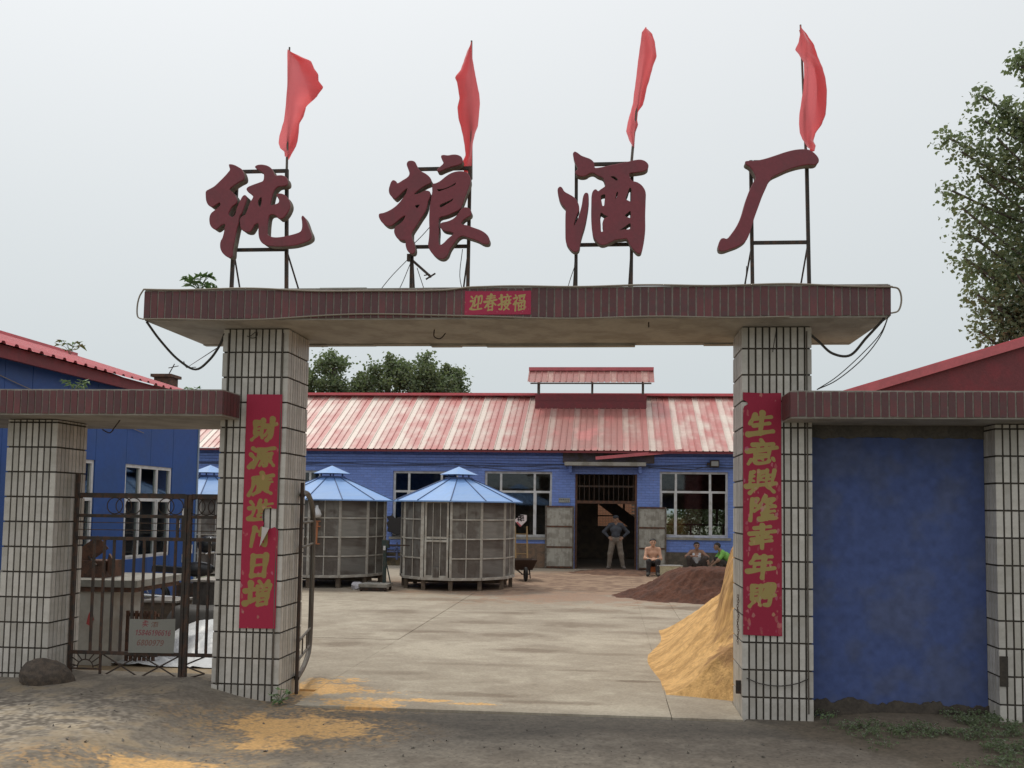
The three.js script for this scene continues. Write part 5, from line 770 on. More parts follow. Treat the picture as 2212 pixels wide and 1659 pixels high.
// ---------- things behind the small gate ----------
{
  let t = thing('work_bench', 'concrete work bench on a white plastered pier behind the iron gate', 'bench');
  part('pier', bx(-6.36, -5.78, 0, 0.86, 1.55, 2.2), surf([0.42, 0.39, 0.34], [0.33, 0.29, 0.24], { size: 0.9, amt: 0.6, fine: 0.08, s: 231 }), t); part('pier', bx(-8.0, -7.4, 0, 0.86, 1.6, 2.2), M.plaster, t);
  part('slab', bx(-8.1, -5.45, 0.92, 1.0, 1.45, 2.6), M.concrete, t); part('slab_edge', bx(-8.0, -5.5, 0.86, 0.92, 1.5, 2.55), M.rust, t); part('paper_scrap', paper([[0, 0.02], [0.04, 0], [0.09, 0.07], [0.05, 0.19], [0.02, 0.12]], 0.1, 0.2, 0.002), std({ color: lin(0.42, 0.06, 0.06), roughness: 0.8 }), t).position.copy(P(-6.1, 0.46, 1.545));
  t = thing('scrap_boxes', 'rusty cardboard and metal scrap piled on the work bench', 'scrap'); part('box', bx(-6.35, -6.02, 1.0, 1.2, 1.75, 2.1), M.rust, t); part('flap', beamBar(P(-6.4, 1.2, 1.8), P(-6.15, 1.42, 1.9), 0.02, 0.2), M.rust, t); part('flap', beamBar(P(-6.02, 1.2, 1.8), P(-5.9, 1.12, 1.7), 0.02, 0.2), M.rust, t); part('box', bx(-6.8, -6.58, 1.0, 1.13, 1.7, 1.95), M.rust, t); part('rod', rod(P(-6.8, 1.5, 2.2), P(-6.1, 1.15, 1.7), 0.012), M.iron, t);
  t = thing('stacked_crates', 'dark wooden crates stacked against the blue shed wall', 'crates'); part('crate', bx(-6.75, -6.27, 0, 0.46, 4.0, 4.5), M.wood, t); part('lid', bx(-6.78, -6.24, 0.46, 0.49, 3.97, 4.53), M.plaster, t); part('crate', bx(-7.5, -7.0, 0, 0.38, 4.7, 5.2), M.wood, t); part('crate', bx(-7.6, -7.1, 0, 0.3, 3.6, 4.1), M.rust, t);
  t = thing('rust_rack', 'red rusty slatted rack standing beside the bench pier', 'rack'); for (let i = 0; i < 7; i++) part('slat', bx(-5.72 + i * 0.055, -5.69 + i * 0.055, 0.02, 0.62, 1.72, 1.75), M.rust, t); for (const y of [0.08, 0.55]) part('rail', bx(-5.74, -5.34, y, y + 0.04, 1.755, 1.785), M.rust, t);
  // tarpaulin-covered mound and a white plastic sheet
  const cloth = (name, label, x0, x1, d0, d1, hf, mat, cat) => single(name, sheet(x0, x1, d0, d1, 60, 50, hf, (x, d) => [x, d]), mat, label, cat);
  const mound = (x, d) => { const n = fbm(x * 3, d * 3, 4, 0, 241) - 0.5, r = Math.hypot((x + 5.6) / 0.6, (d - 3.35) / 0.6); return Math.max(0.005, 0.5 * sstep(1.0, 0.5, r + n * 0.25) + n * 0.08); };
  cloth('tarpaulin', 'dark tarpaulin over a mound behind the iron gate', -6.3, -4.9, 2.7, 3.98, mound, std({ color: lin(0.055, 0.05, 0.044), roughness: 0.75 }), 'tarpaulin');
  cloth('plastic_sheet', 'white plastic sheet crumpled over the ground behind the iron gate', -5.95, -4.3, 1.55, 3.05, (x, d) => { const n = fbm(x * 4 + 3, d * 4, 4, 0, 243) - 0.5, ridge = Math.abs(fbm(x * 3 + d * 5, d * 2, 3, 0, 244) - 0.5); const b = sstep(1.5, 2.9, d) * sstep(-6.0, -4.9, x + (d - 2) * 0.35) * 0.36; return Math.max(0.012, 0.03 + b + n * 0.1 - ridge * 0.12); }, surf([0.62, 0.63, 0.63], [0.5, 0.5, 0.5], { size: 0.9, fine: 0.05, s: 245 }, { roughness: 0.4 }), 'plastic sheet');
  t = thing('wall_ledge', 'low concrete ledge with a pale top behind the tarpaulin', 'ledge'); part('block', bx(-6.02, -5.0, 0, 0.77, 4.0, 4.5), surf([0.1, 0.088, 0.075], [0.06, 0.052, 0.045], { size: 0.7, amt: 0.8, fine: 0.25, s: 247 }), t); part('top', bx(-6.05, -4.97, 0.77, 0.8, 3.97, 4.53), M.plaster, t);
  t = thing('motorcycle', 'dark motorcycle parked behind the ledge beside the blue shed', 'motorcycle', P(-7.15, 0, 6.2), 0.3); const blk = std({ color: lin(0.02, 0.02, 0.021), roughness: 0.35 }), chr = std({ color: lin(0.5, 0.5, 0.5), roughness: 0.2, metalness: 0.9 });
  for (const x of [-0.62, 0.62]) { part('wheel', clean(new THREE.TorusGeometry(0.26, 0.055, 8, 24).translate(x, 0.31, 0)), blk, t); part('hub', clean(new THREE.CylinderGeometry(0.06, 0.06, 0.12, 12).rotateX(Math.PI / 2).translate(x, 0.31, 0)), chr, t); for (let i = 0; i < 6; i++) part('spoke', rod(new THREE.Vector3(x, 0.31, 0), new THREE.Vector3(x + 0.25 * Math.cos(i * 1.05), 0.31 + 0.25 * Math.sin(i * 1.05), 0), 0.006, 0.006, 4), chr, t); }
  part('engine', bx(-0.2, 0.2, 0.25, 0.55, -0.13, 0.13), M.iron, t); { const g = new THREE.SphereGeometry(0.24, 18, 12); g.scale(1.15, 0.55, 0.6); g.translate(0.12, 0.78, 0); part('tank', clean(g), blk, t); } part('seat', beamBar(new THREE.Vector3(-0.6, 0.8, 0), new THREE.Vector3(-0.05, 0.76, 0), 0.22, 0.1), blk, t);
  part('fork', [rod(new THREE.Vector3(0.62, 0.31, 0.08), new THREE.Vector3(0.42, 0.98, 0.08), 0.022), rod(new THREE.Vector3(0.62, 0.31, -0.08), new THREE.Vector3(0.42, 0.98, -0.08), 0.022)], chr, t); part('handlebar', tube([new THREE.Vector3(0.28, 1.06, 0.36), new THREE.Vector3(0.4, 1.08, 0.2), new THREE.Vector3(0.42, 1.0, 0), new THREE.Vector3(0.4, 1.08, -0.2), new THREE.Vector3(0.28, 1.06, -0.36)], 0.014), chr, t); part('headlamp', clean(new THREE.SphereGeometry(0.09, 14, 10).translate(0.52, 0.88, 0)), chr, t); part('exhaust', rod(new THREE.Vector3(0.1, 0.28, 0.16), new THREE.Vector3(-0.7, 0.36, 0.18), 0.04), chr, t);
  for (const z of [0.34, -0.34]) { part('mirror', clean(new THREE.SphereGeometry(0.06, 12, 8).scale(0.4, 1, 1).translate(0.36, 1.28, z)), chr, t); part('mirror_stem', rod(new THREE.Vector3(0.36, 1.06, z * 0.8), new THREE.Vector3(0.36, 1.26, z), 0.007), chr, t); } part('helmet', clean(new THREE.SphereGeometry(0.17, 18, 14).scale(1.1, 0.9, 0.9).translate(0.28, 1.2, 0)), blk, t); part('fender', clean(new THREE.TorusGeometry(0.32, 0.03, 6, 16, 2).rotateZ(0.6).translate(-0.62, 0.31, 0)), blk, t);
}

// ---------- people ----------
function surfaceNets(f, lo, hi, c) {
  const n = [0, 1, 2].map((k) => Math.ceil((hi[k] - lo[k]) / c) + 1), [nx, ny, nz] = n, v = new Float32Array(nx * ny * nz), id = new Int32Array(nx * ny * nz).fill(-1), pos = [], idx = [], at = (i, j, k) => (k * ny + j) * nx + i;
  for (let k = 0; k < nz; k++) for (let j = 0; j < ny; j++) for (let i = 0; i < nx; i++) v[at(i, j, k)] = f(lo[0] + i * c, lo[1] + j * c, lo[2] + k * c);
  const E = [[0, 0, 0, 1, 0, 0], [0, 1, 0, 1, 1, 0], [0, 0, 1, 1, 0, 1], [0, 1, 1, 1, 1, 1], [0, 0, 0, 0, 1, 0], [1, 0, 0, 1, 1, 0], [0, 0, 1, 0, 1, 1], [1, 0, 1, 1, 1, 1], [0, 0, 0, 0, 0, 1], [1, 0, 0, 1, 0, 1], [0, 1, 0, 0, 1, 1], [1, 1, 0, 1, 1, 1]];
  for (let k = 0; k < nz - 1; k++) for (let j = 0; j < ny - 1; j++) for (let i = 0; i < nx - 1; i++) {
    let m = 0, x = 0, y = 0, z = 0; for (const [a, b, d, e, g, h] of E) { const p = v[at(i + a, j + b, k + d)], q = v[at(i + e, j + g, k + h)]; if (p < 0 !== q < 0) { const t = p / (p - q); x += a + (e - a) * t; y += b + (g - b) * t; z += d + (h - d) * t; m++; } }
    if (m) { id[at(i, j, k)] = pos.length / 3; pos.push(lo[0] + (i + x / m) * c, lo[1] + (j + y / m) * c, lo[2] + (k + z / m) * c); }
  }
  const quad = (a, b, d, e, flip) => { if (a < 0 || b < 0 || d < 0 || e < 0) return; flip ? idx.push(a, d, b, a, e, d) : idx.push(a, b, d, a, d, e); };
  for (let k = 1; k < nz - 1; k++) for (let j = 1; j < ny - 1; j++) for (let i = 1; i < nx - 1; i++) {
    const s = v[at(i, j, k)] < 0;
    if (s !== v[at(i + 1, j, k)] < 0) quad(id[at(i, j - 1, k - 1)], id[at(i, j, k - 1)], id[at(i, j, k)], id[at(i, j - 1, k)], !s);
    if (s !== v[at(i, j + 1, k)] < 0) quad(id[at(i - 1, j, k - 1)], id[at(i - 1, j, k)], id[at(i, j, k)], id[at(i, j, k - 1)], !s);
    if (s !== v[at(i, j, k + 1)] < 0) quad(id[at(i - 1, j - 1, k)], id[at(i, j - 1, k)], id[at(i, j, k)], id[at(i - 1, j, k)], !s);
  }
  const g = new THREE.BufferGeometry(); g.setAttribute('position', new THREE.Float32BufferAttribute(pos, 3)); g.setIndex(idx); g.computeVertexNormals(); return g;
}
const cap = (x, y, z, b, inf = 0) => { const [ax, ay, az, ra, bx_, by, bz, rb] = b, dx = bx_ - ax, dy = by - ay, dz = bz - az, t = clamp(((x - ax) * dx + (y - ay) * dy + (z - az) * dz) / (dx * dx + dy * dy + dz * dz + 1e-9)); return Math.hypot(x - ax - dx * t, y - ay - dy * t, (z - az - dz * t)) - lerp(ra, rb, t) - inf; };
const smin = (a, b, k) => { const h = clamp(0.5 + 0.5 * (b - a) / k); return lerp(b, a, h) - k * h * (1 - h); };
const field = (bones, k = 0.035, inf = 0) => (x, y, z) => { let f = 9; for (const b of bones) f = smin(f, cap(x, y, z, b, inf), k); return f; };
const bounds = (bones, pad) => { const lo = [9, 9, 9], hi = [-9, -9, -9]; for (const b of bones) for (const o of [0, 4]) for (let k = 0; k < 3; k++) { lo[k] = Math.min(lo[k], b[o + k] - b[o + 3] - pad); hi[k] = Math.max(hi[k], b[o + k] + b[o + 3] + pad); } return [lo, hi]; };
const bone = (p, rp, q, rq) => [...p, rp, ...q, rq];
const nets = (bones, c, k, inf = 0, cut) => { const [lo, hi] = bounds(bones, 0.05 + inf), f = field(bones, k, inf); return surfaceNets(cut ? (x, y, z) => Math.max(f(x, y, z), cut(x, y, z)) : f, lo, hi, c); };
function handBones(w, dir, up, s) {                         // wrist, pointing direction, back-of-hand direction, side
  const D = new THREE.Vector3(...dir).normalize(), U = new THREE.Vector3(...up).normalize(), S = new THREE.Vector3().crossVectors(D, U).normalize().multiplyScalar(s), W = new THREE.Vector3(...w), q = (a, b, c) => W.clone().addScaledVector(D, a).addScaledVector(S, b).addScaledVector(U, c).toArray(), out = [];
  for (const b of [-0.025, 0, 0.025]) out.push(bone(q(0, b * 0.7, 0), 0.02, q(0.075, b, 0), 0.016));
  [[-0.03, 0.06], [-0.01, 0.078], [0.011, 0.074], [0.031, 0.055]].forEach(([b, l]) => { out.push(bone(q(0.08, b, 0), 0.0095, q(0.08 + l * 0.55, b * 1.1, -0.008), 0.009), bone(q(0.08 + l * 0.55, b * 1.1, -0.008), 0.009, q(0.08 + l, b * 1.1, -0.03), 0.008)); });
  out.push(bone(q(0.02, -0.03, 0), 0.013, q(0.055, -0.062, -0.008), 0.011), bone(q(0.055, -0.062, -0.008), 0.011, q(0.085, -0.068, -0.018), 0.009)); return out;
}
function headBones(c, look) {                              // head about 0.23 tall, c = centre, look = face direction in x-z
  const f = new THREE.Vector3(look[0], look[1] || 0, look[2]).normalize(), r = new THREE.Vector3(f.z, 0, -f.x), q = (a, b, d) => [c[0] + r.x * a + f.x * d, c[1] + b + f.y * d, c[2] + r.z * a + f.z * d];
  return { skull: [bone(q(0, 0.03, -0.025), 0.083, q(0, 0.025, 0.01), 0.08), bone(q(0, -0.02, 0.02), 0.066, q(0, -0.075, 0.035), 0.042), bone(q(0.04, -0.02, 0.03), 0.03, q(-0.04, -0.02, 0.03), 0.03)], face: [bone(q(0, 0.01, 0.083), 0.008, q(0, -0.02, 0.102), 0.013), bone(q(0.083, 0.015, -0.01), 0.012, q(0.08, -0.025, -0.005), 0.009), bone(q(-0.083, 0.015, -0.01), 0.012, q(-0.08, -0.025, -0.005), 0.009), bone(q(0.045, 0.032, 0.072), 0.008, q(0.015, 0.03, 0.08), 0.008), bone(q(-0.045, 0.032, 0.072), 0.008, q(-0.015, 0.03, 0.08), 0.008), bone(q(0.018, -0.052, 0.078), 0.007, q(-0.018, -0.052, 0.078), 0.007)], q, f };
}
function person(o) {
  const t = thing('person', o.label, 'person', P(o.at[0], o.at[1], o.at[2]), o.turn || 0); const j = o.j, H = headBones(j.head, o.look);
  const limb = (a, ra, b, rb) => bone(a, ra, b, rb);
  const torso = [limb(j.pelvis, 0.105, j.belly, 0.11), limb(j.belly, 0.11, j.chest, 0.12), limb([j.chest[0] - 0.07, j.chest[1], j.chest[2]], 0.1, [j.chest[0] + 0.07, j.chest[1], j.chest[2]], 0.1), limb(j.shL, 0.05, lerp3(j.shL, j.shR, 0.3), 0.06), limb(lerp3(j.shL, j.shR, 0.3), 0.06, j.shR, 0.05), limb(lerp3(j.shL, j.head, 0.12), 0.045, [(j.shL[0] + j.shR[0]) / 2 - 0.03, (j.shL[1] + j.shR[1]) / 2 + 0.045, (j.shL[2] + j.shR[2]) / 2], 0.045), limb(lerp3(j.shR, j.head, 0.12), 0.045, [(j.shL[0] + j.shR[0]) / 2 + 0.03, (j.shL[1] + j.shR[1]) / 2 + 0.045, (j.shL[2] + j.shR[2]) / 2], 0.045), limb([j.pelvis[0] - 0.07, j.pelvis[1], j.pelvis[2]], 0.095, [j.pelvis[0] + 0.07, j.pelvis[1], j.pelvis[2]], 0.095)];
  const neck = limb([(j.shL[0] + j.shR[0]) / 2, (j.shL[1] + j.shR[1]) / 2 + 0.01, (j.shL[2] + j.shR[2]) / 2], 0.058, j.head, 0.052);
  const armsU = [limb(j.shL, 0.054, j.elL, 0.042), limb(j.shR, 0.054, j.elR, 0.042)], armsL = [limb(j.elL, 0.042, j.haL, 0.027), limb(j.elR, 0.042, j.haR, 0.027)];
  const legs = [limb(j.hiL, 0.085, j.knL, 0.058), limb(j.hiR, 0.085, j.knR, 0.058), limb(j.knL, 0.058, j.anL, 0.04), limb(j.knR, 0.058, j.anR, 0.04)];
  const feet = [limb(j.anL, 0.042, j.toL, 0.036), limb(j.anR, 0.042, j.toR, 0.036)];
  const body = nets([...torso, neck, ...armsU, ...armsL, ...legs, ...feet], 0.02, 0.045), head = nets([neck, ...H.skull, ...H.face], 0.0075, 0.018, 0, (x, y, z) => -(y - j.head[1] + 0.14));
  const hands = [nets(handBones(j.haL, o.hdL, o.huL, 1), 0.006, 0.008), nets(handBones(j.haR, o.hdR, o.huR, -1), 0.006, 0.008)];
  const skin = new THREE.Color().setRGB(...o.skin), all = [body, head, ...hands].map((g) => { const p = g.attributes.position, col = []; for (let i = 0; i < p.count; i++) { const dx = p.getX(i) - j.head[0], dy = p.getY(i) - j.head[1], dz = p.getZ(i) - j.head[2], fr = dx * H.f.x + dz * H.f.z, sd = Math.abs(dx * H.f.z - dz * H.f.x); let k = 1; if (g === head && fr > 0.055) { if (Math.abs(dy - 0.016) < 0.009 && Math.abs(sd - 0.031) < 0.015) k = 0.25; if (Math.abs(dy - 0.037) < 0.007 && Math.abs(sd - 0.032) < 0.02) k = 0.3; if (Math.abs(dy + 0.055) < 0.006 && sd < 0.022) k = 0.6; } col.push(skin.r * k, skin.g * k, skin.b * k); } g.setAttribute('color', new THREE.Float32BufferAttribute(col, 3)); return g; });
  part('body', mergeGeometries(all), std({ vertexColors: true, roughness: 0.6 }), t);
  const cloth = (name, bones, c, k, inf, mat, cut) => { const g = nets(bones, c, k, inf, cut), p = g.attributes.position; for (let i = 0; i < p.count; i++) { const n = fbm(p.getX(i) * 16 + 40, p.getY(i) * 22 + p.getZ(i) * 13 + 40, 3, 0, 251) - 0.5; p.setXYZ(i, p.getX(i) + n * 0.016, p.getY(i), p.getZ(i) + n * 0.016); } g.computeVertexNormals(); return part(name, uvBox(g), mat, t); };
  if (o.trousers) cloth('trousers', [...legs, torso[torso.length - 1], limb(j.pelvis, 0.1, lerp3(j.pelvis, j.belly, 0.3), 0.105)], 0.018, 0.04, o.baggy ?? 0.016, o.trousers, o.trouserCut);
  if (o.shirt) cloth('shirt', [...torso.slice(0, -1), ...(o.sleeves === 0 ? [] : armsU.map((b) => o.sleeves < 1 ? bone(b.slice(0, 3), b[3], lerp3(b.slice(0, 3), b.slice(4, 7), o.sleeves), b[7] + 0.006) : b)), ...(o.sleeves > 1 ? armsL.map((b) => bone(b.slice(0, 3), b[3], lerp3(b.slice(0, 3), b.slice(4, 7), 0.85), b[7])) : [])], 0.018, 0.04, o.shirtInf ?? 0.013, o.shirt, o.shirtCut);
  for (const f of feet) cloth('shoe', [f], 0.012, 0.02, 0.012, o.shoes || M.dark, (x, y, z) => y - j.anL[1] - 0.06);
  const hb = H.skull.slice(0, 1), q = H.q; const hairline = (x, y, z) => { const dx = x - j.head[0], dy = y - j.head[1], dz = z - j.head[2], fr = dx * H.f.x + dz * H.f.z; return -(dy - (fr > 0 ? 0.05 + fr * 0.25 : 0.05 + fr * 1.1)); };
  part('hair', uvBox(nets(hb, 0.009, 0.02, 0.013, hairline)), std({ color: lin(0.018, 0.015, 0.013), roughness: 0.7 }), t);
  if (o.cap) { part('cap', uvBox(nets(hb, 0.009, 0.02, 0.02, (x, y, z) => -(y - j.head[1] - 0.052))), std({ color: lin(0.02, 0.022, 0.028), roughness: 0.8 }), t); part('cap_peak', uvBox(nets([bone(q(0.05, 0.062, 0.075), 0.012, q(-0.05, 0.062, 0.075), 0.012), bone(q(0.03, 0.056, 0.12), 0.01, q(-0.03, 0.056, 0.12), 0.01), bone(q(0, 0.06, 0.08), 0.012, q(0, 0.055, 0.125), 0.01)], 0.008, 0.03)), std({ color: lin(0.02, 0.022, 0.028), roughness: 0.8 }), t); }
  return t;
}
function lerp3(a, b, t) { return [lerp(a[0], b[0], t), lerp(a[1], b[1], t), lerp(a[2], b[2], t)]; }
{
  const fab = (c, s, d) => surf(c, d || mul3(c, 0.65), { size: 0.4, amt: 0.7, fine: 0.12, s, bump: 0.002 });
  person({ label: 'standing man in dark shirt and cap, hands on hips, in the doorway', at: [0.2, 0.06, 18.95], look: [-0.25, -0.05, 1], skin: [0.26, 0.15, 0.1], sleeves: 2, shirt: fab([0.05, 0.055, 0.068], 261), trousers: fab([0.2, 0.165, 0.13], 262), cap: true, baggy: 0.024, shirtInf: 0.012, shoes: fab([0.12, 0.1, 0.085], 263),
    hdL: [0.35, -0.25, 0.5], huL: [-0.6, 0.3, 0.4], hdR: [-0.35, -0.25, 0.5], huR: [0.6, 0.3, 0.4], shirtCut: (x, y, z) => 0.86 - y,
    j: { pelvis: [0, 0.9, 0], belly: [0, 1.05, 0.01], chest: [0, 1.22, 0], head: [-0.01, 1.535, 0.025], shL: [-0.17, 1.345, 0], shR: [0.17, 1.345, 0], elL: [-0.37, 1.14, -0.06], elR: [0.37, 1.14, -0.06], haL: [-0.21, 0.97, 0.03], haR: [0.21, 0.97, 0.03], hiL: [-0.09, 0.88, 0], hiR: [0.09, 0.88, 0], knL: [-0.165, 0.47, 0.02], knR: [0.165, 0.47, 0.02], anL: [-0.205, 0.08, 0], anR: [0.225, 0.08, 0], toL: [-0.24, 0.04, 0.14], toR: [0.27, 0.04, 0.14] } });
  person({ label: 'shirtless man seated on the orange stool, arms crossed on his knees', at: [1.27, 0, 17.5], look: [0.05, -0.1, 1], skin: [0.56, 0.315, 0.205], trousers: fab([0.035, 0.03, 0.03], 264), shoes: fab([0.04, 0.035, 0.03], 265),
    hdL: [1, -0.1, 0.1], huL: [0, 0.6, 0.8], hdR: [-1, -0.1, 0.1], huR: [0, 0.6, 0.8],
    j: { pelvis: [0, 0.35, -0.04], belly: [0, 0.48, -0.03], chest: [0, 0.63, -0.03], head: [0.0, 0.945, 0.03], shL: [-0.175, 0.745, -0.02], shR: [0.175, 0.745, -0.02], elL: [-0.23, 0.49, 0.1], elR: [0.23, 0.49, 0.1], haL: [-0.05, 0.475, 0.29], haR: [0.06, 0.485, 0.31], hiL: [-0.09, 0.33, 0], hiR: [0.09, 0.33, 0], knL: [-0.13, 0.42, 0.36], knR: [0.13, 0.42, 0.36], anL: [-0.145, 0.08, 0.38], anR: [0.12, 0.08, 0.42], toL: [-0.17, 0.04, 0.52], toR: [0.14, 0.04, 0.56] } });
  const squat = { pelvis: [0, 0.2, -0.16], belly: [0, 0.34, -0.13], chest: [0, 0.48, -0.09], head: [0.0, 0.79, 0.0], shL: [-0.175, 0.6, -0.08], shR: [0.175, 0.6, -0.08], elL: [-0.33, 0.47, 0.05], elR: [0.33, 0.46, 0.03], haL: [-0.12, 0.49, 0.2], haR: [0.33, 0.36, 0.2], hiL: [-0.09, 0.19, -0.1], hiR: [0.09, 0.19, -0.1], knL: [-0.26, 0.43, 0.16], knR: [0.26, 0.43, 0.16], anL: [-0.22, 0.08, 0.06], anR: [0.22, 0.08, 0.06], toL: [-0.25, 0.04, 0.2], toR: [0.25, 0.04, 0.2] };
  person({ label: 'squatting man in a white vest by the workshop wall', at: [2.68, 0.02, 18.95], look: [0.1, -0.05, 1], skin: [0.33, 0.185, 0.125], sleeves: 0, shirt: fab([0.62, 0.64, 0.68], 266, [0.5, 0.5, 0.52]), trousers: fab([0.075, 0.058, 0.052], 267), hdL: [0.8, 0.1, 0.5], huL: [0, 0.8, 0.3], hdR: [0, -0.6, 0.8], huR: [0.6, 0.5, 0.3], j: squat, shirtInf: 0.009,
    shirtCut: (x, y, z) => Math.max(y - 0.59 + (Math.abs(x) < 0.055 && z > -0.1 ? 0.08 : 0), Math.abs(x) - 0.13) });
  person({ label: 'squatting man in a bright green shirt turned to the left', at: [3.42, 0.02, 18.75], turn: -Math.PI / 2 + 0.1, look: [0, -0.1, 1], skin: [0.3, 0.18, 0.12], sleeves: 0.75, shirt: fab([0.22, 0.5, 0.1], 268, [0.17, 0.42, 0.08]), trousers: fab([0.045, 0.036, 0.033], 269), hdL: [0.1, -0.7, 0.6], huL: [0, 0.5, 0.6], hdR: [-0.1, -0.7, 0.6], huR: [0, 0.5, 0.6],
    j: { pelvis: [0, 0.22, -0.28], belly: [0, 0.37, -0.22], chest: [0, 0.51, -0.1], head: [0.0, 0.79, 0.16], shL: [-0.17, 0.6, 0], shR: [0.17, 0.6, 0], elL: [-0.22, 0.4, 0.16], elR: [0.22, 0.4, 0.16], haL: [-0.14, 0.24, 0.34], haR: [0.14, 0.24, 0.34], hiL: [-0.09, 0.2, -0.22], hiR: [0.09, 0.2, -0.22], knL: [-0.16, 0.4, 0.14], knR: [0.16, 0.4, 0.14], anL: [-0.15, 0.08, 0.02], anR: [0.15, 0.08, 0.02], toL: [-0.16, 0.04, 0.17], toR: [0.16, 0.04, 0.17] } });
}

// ---------- trees and weeds ----------
function leafCloud(clumps, size, per, spread, flat = 0.8) {  // kite-shaped leaves scattered round clump centres
  const n = clumps.length * per, pos = new Float32Array(n * 18), uv = new Float32Array(n * 12), a = new THREE.Vector3(), b = new THREE.Vector3(), c = new THREE.Vector3(); let o = 0;
  const gs = () => (rnd() + rnd() + rnd() - 1.5) * 0.94;
  for (const [x, y, z, k = 1] of clumps) for (let i = 0; i < per; i++) {
    const cx = x + gs() * spread * k, cy = y + gs() * spread * flat * k, cz = z + gs() * spread * k, s = size * rr(0.6, 1.25);
    a.set(rr(-1, 1), rr(-1, 0.3), rr(-1, 1)).normalize(); b.set(rr(-1, 1), rr(-1, 1), rr(-1, 1)).cross(a).normalize(); c.crossVectors(a, b).multiplyScalar(s * 0.12);
    const tip = [cx + a.x * s, cy + a.y * s, cz + a.z * s], bl = [cx + a.x * s * 0.4 + b.x * s * 0.42 + c.x, cy + a.y * s * 0.4 + b.y * s * 0.42 + c.y, cz + a.z * s * 0.4 + b.z * s * 0.42 + c.z], br = [cx + a.x * s * 0.4 - b.x * s * 0.42 + c.x, cy + a.y * s * 0.4 - b.y * s * 0.42 + c.y, cz + a.z * s * 0.4 - b.z * s * 0.42 + c.z];
    for (const q of [[cx, cy, cz], bl, tip, [cx, cy, cz], tip, br]) { pos[o] = q[0]; pos[o + 1] = q[1]; pos[o + 2] = q[2]; o += 3; }
  }
  const g = new THREE.BufferGeometry(); g.setAttribute('position', new THREE.BufferAttribute(pos, 3)); g.setAttribute('uv', new THREE.BufferAttribute(uv, 2)); g.computeVertexNormals(); return g;
}
M.bark = surf([0.12, 0.105, 0.085], [0.07, 0.06, 0.05], { size: 0.6, s: 281 });
function tree(name, label, x, d, trunkTop, branches, size, per, spread, mat, group) {
  const t = thing(name, label, 'tree', null, 0, group), limbs = [], clumps = [];
  part('trunk', [tube([P(x, -0.1, d), P(x + 0.1, trunkTop * 0.35, d), P(x - 0.05, trunkTop * 0.7, d + 0.1), P(x, trunkTop, d)], 0.02 * trunkTop * 0.8, 24, 9)], M.bark, t);
  for (const [bx_, by, bd, k] of branches) {
    const y0 = clamp(by - rr(0.8, 1.8) * (trunkTop / 11), 1.5, trunkTop); limbs.push(tube([P(x, y0, d), P(lerp(x, bx_, 0.55), lerp(y0, by, 0.5), lerp(d, bd, 0.55)), P(bx_, by, bd)], 0.0022 * trunkTop, 8, 5));
    clumps.push([bx_, by, -bd, k]); for (let i = 0; i < 2; i++) { const f = rr(0.55, 0.9); clumps.push([lerp(x, bx_, f) + rr(-0.2, 0.2), lerp(y0, by, f) + rr(-0.2, 0.25), -lerp(d, bd, f) + rr(-0.2, 0.2), k * 0.9]); }
  }
  part('limb', limbs, M.bark, t); const A = clumps.filter((_, i) => i % 2), B = clumps.filter((_, i) => !(i % 2)); part('crown', leafCloud(A, size, per, spread), mat[0], t); part('crown', leafCloud(B, size, per, spread), mat[1], t);
}
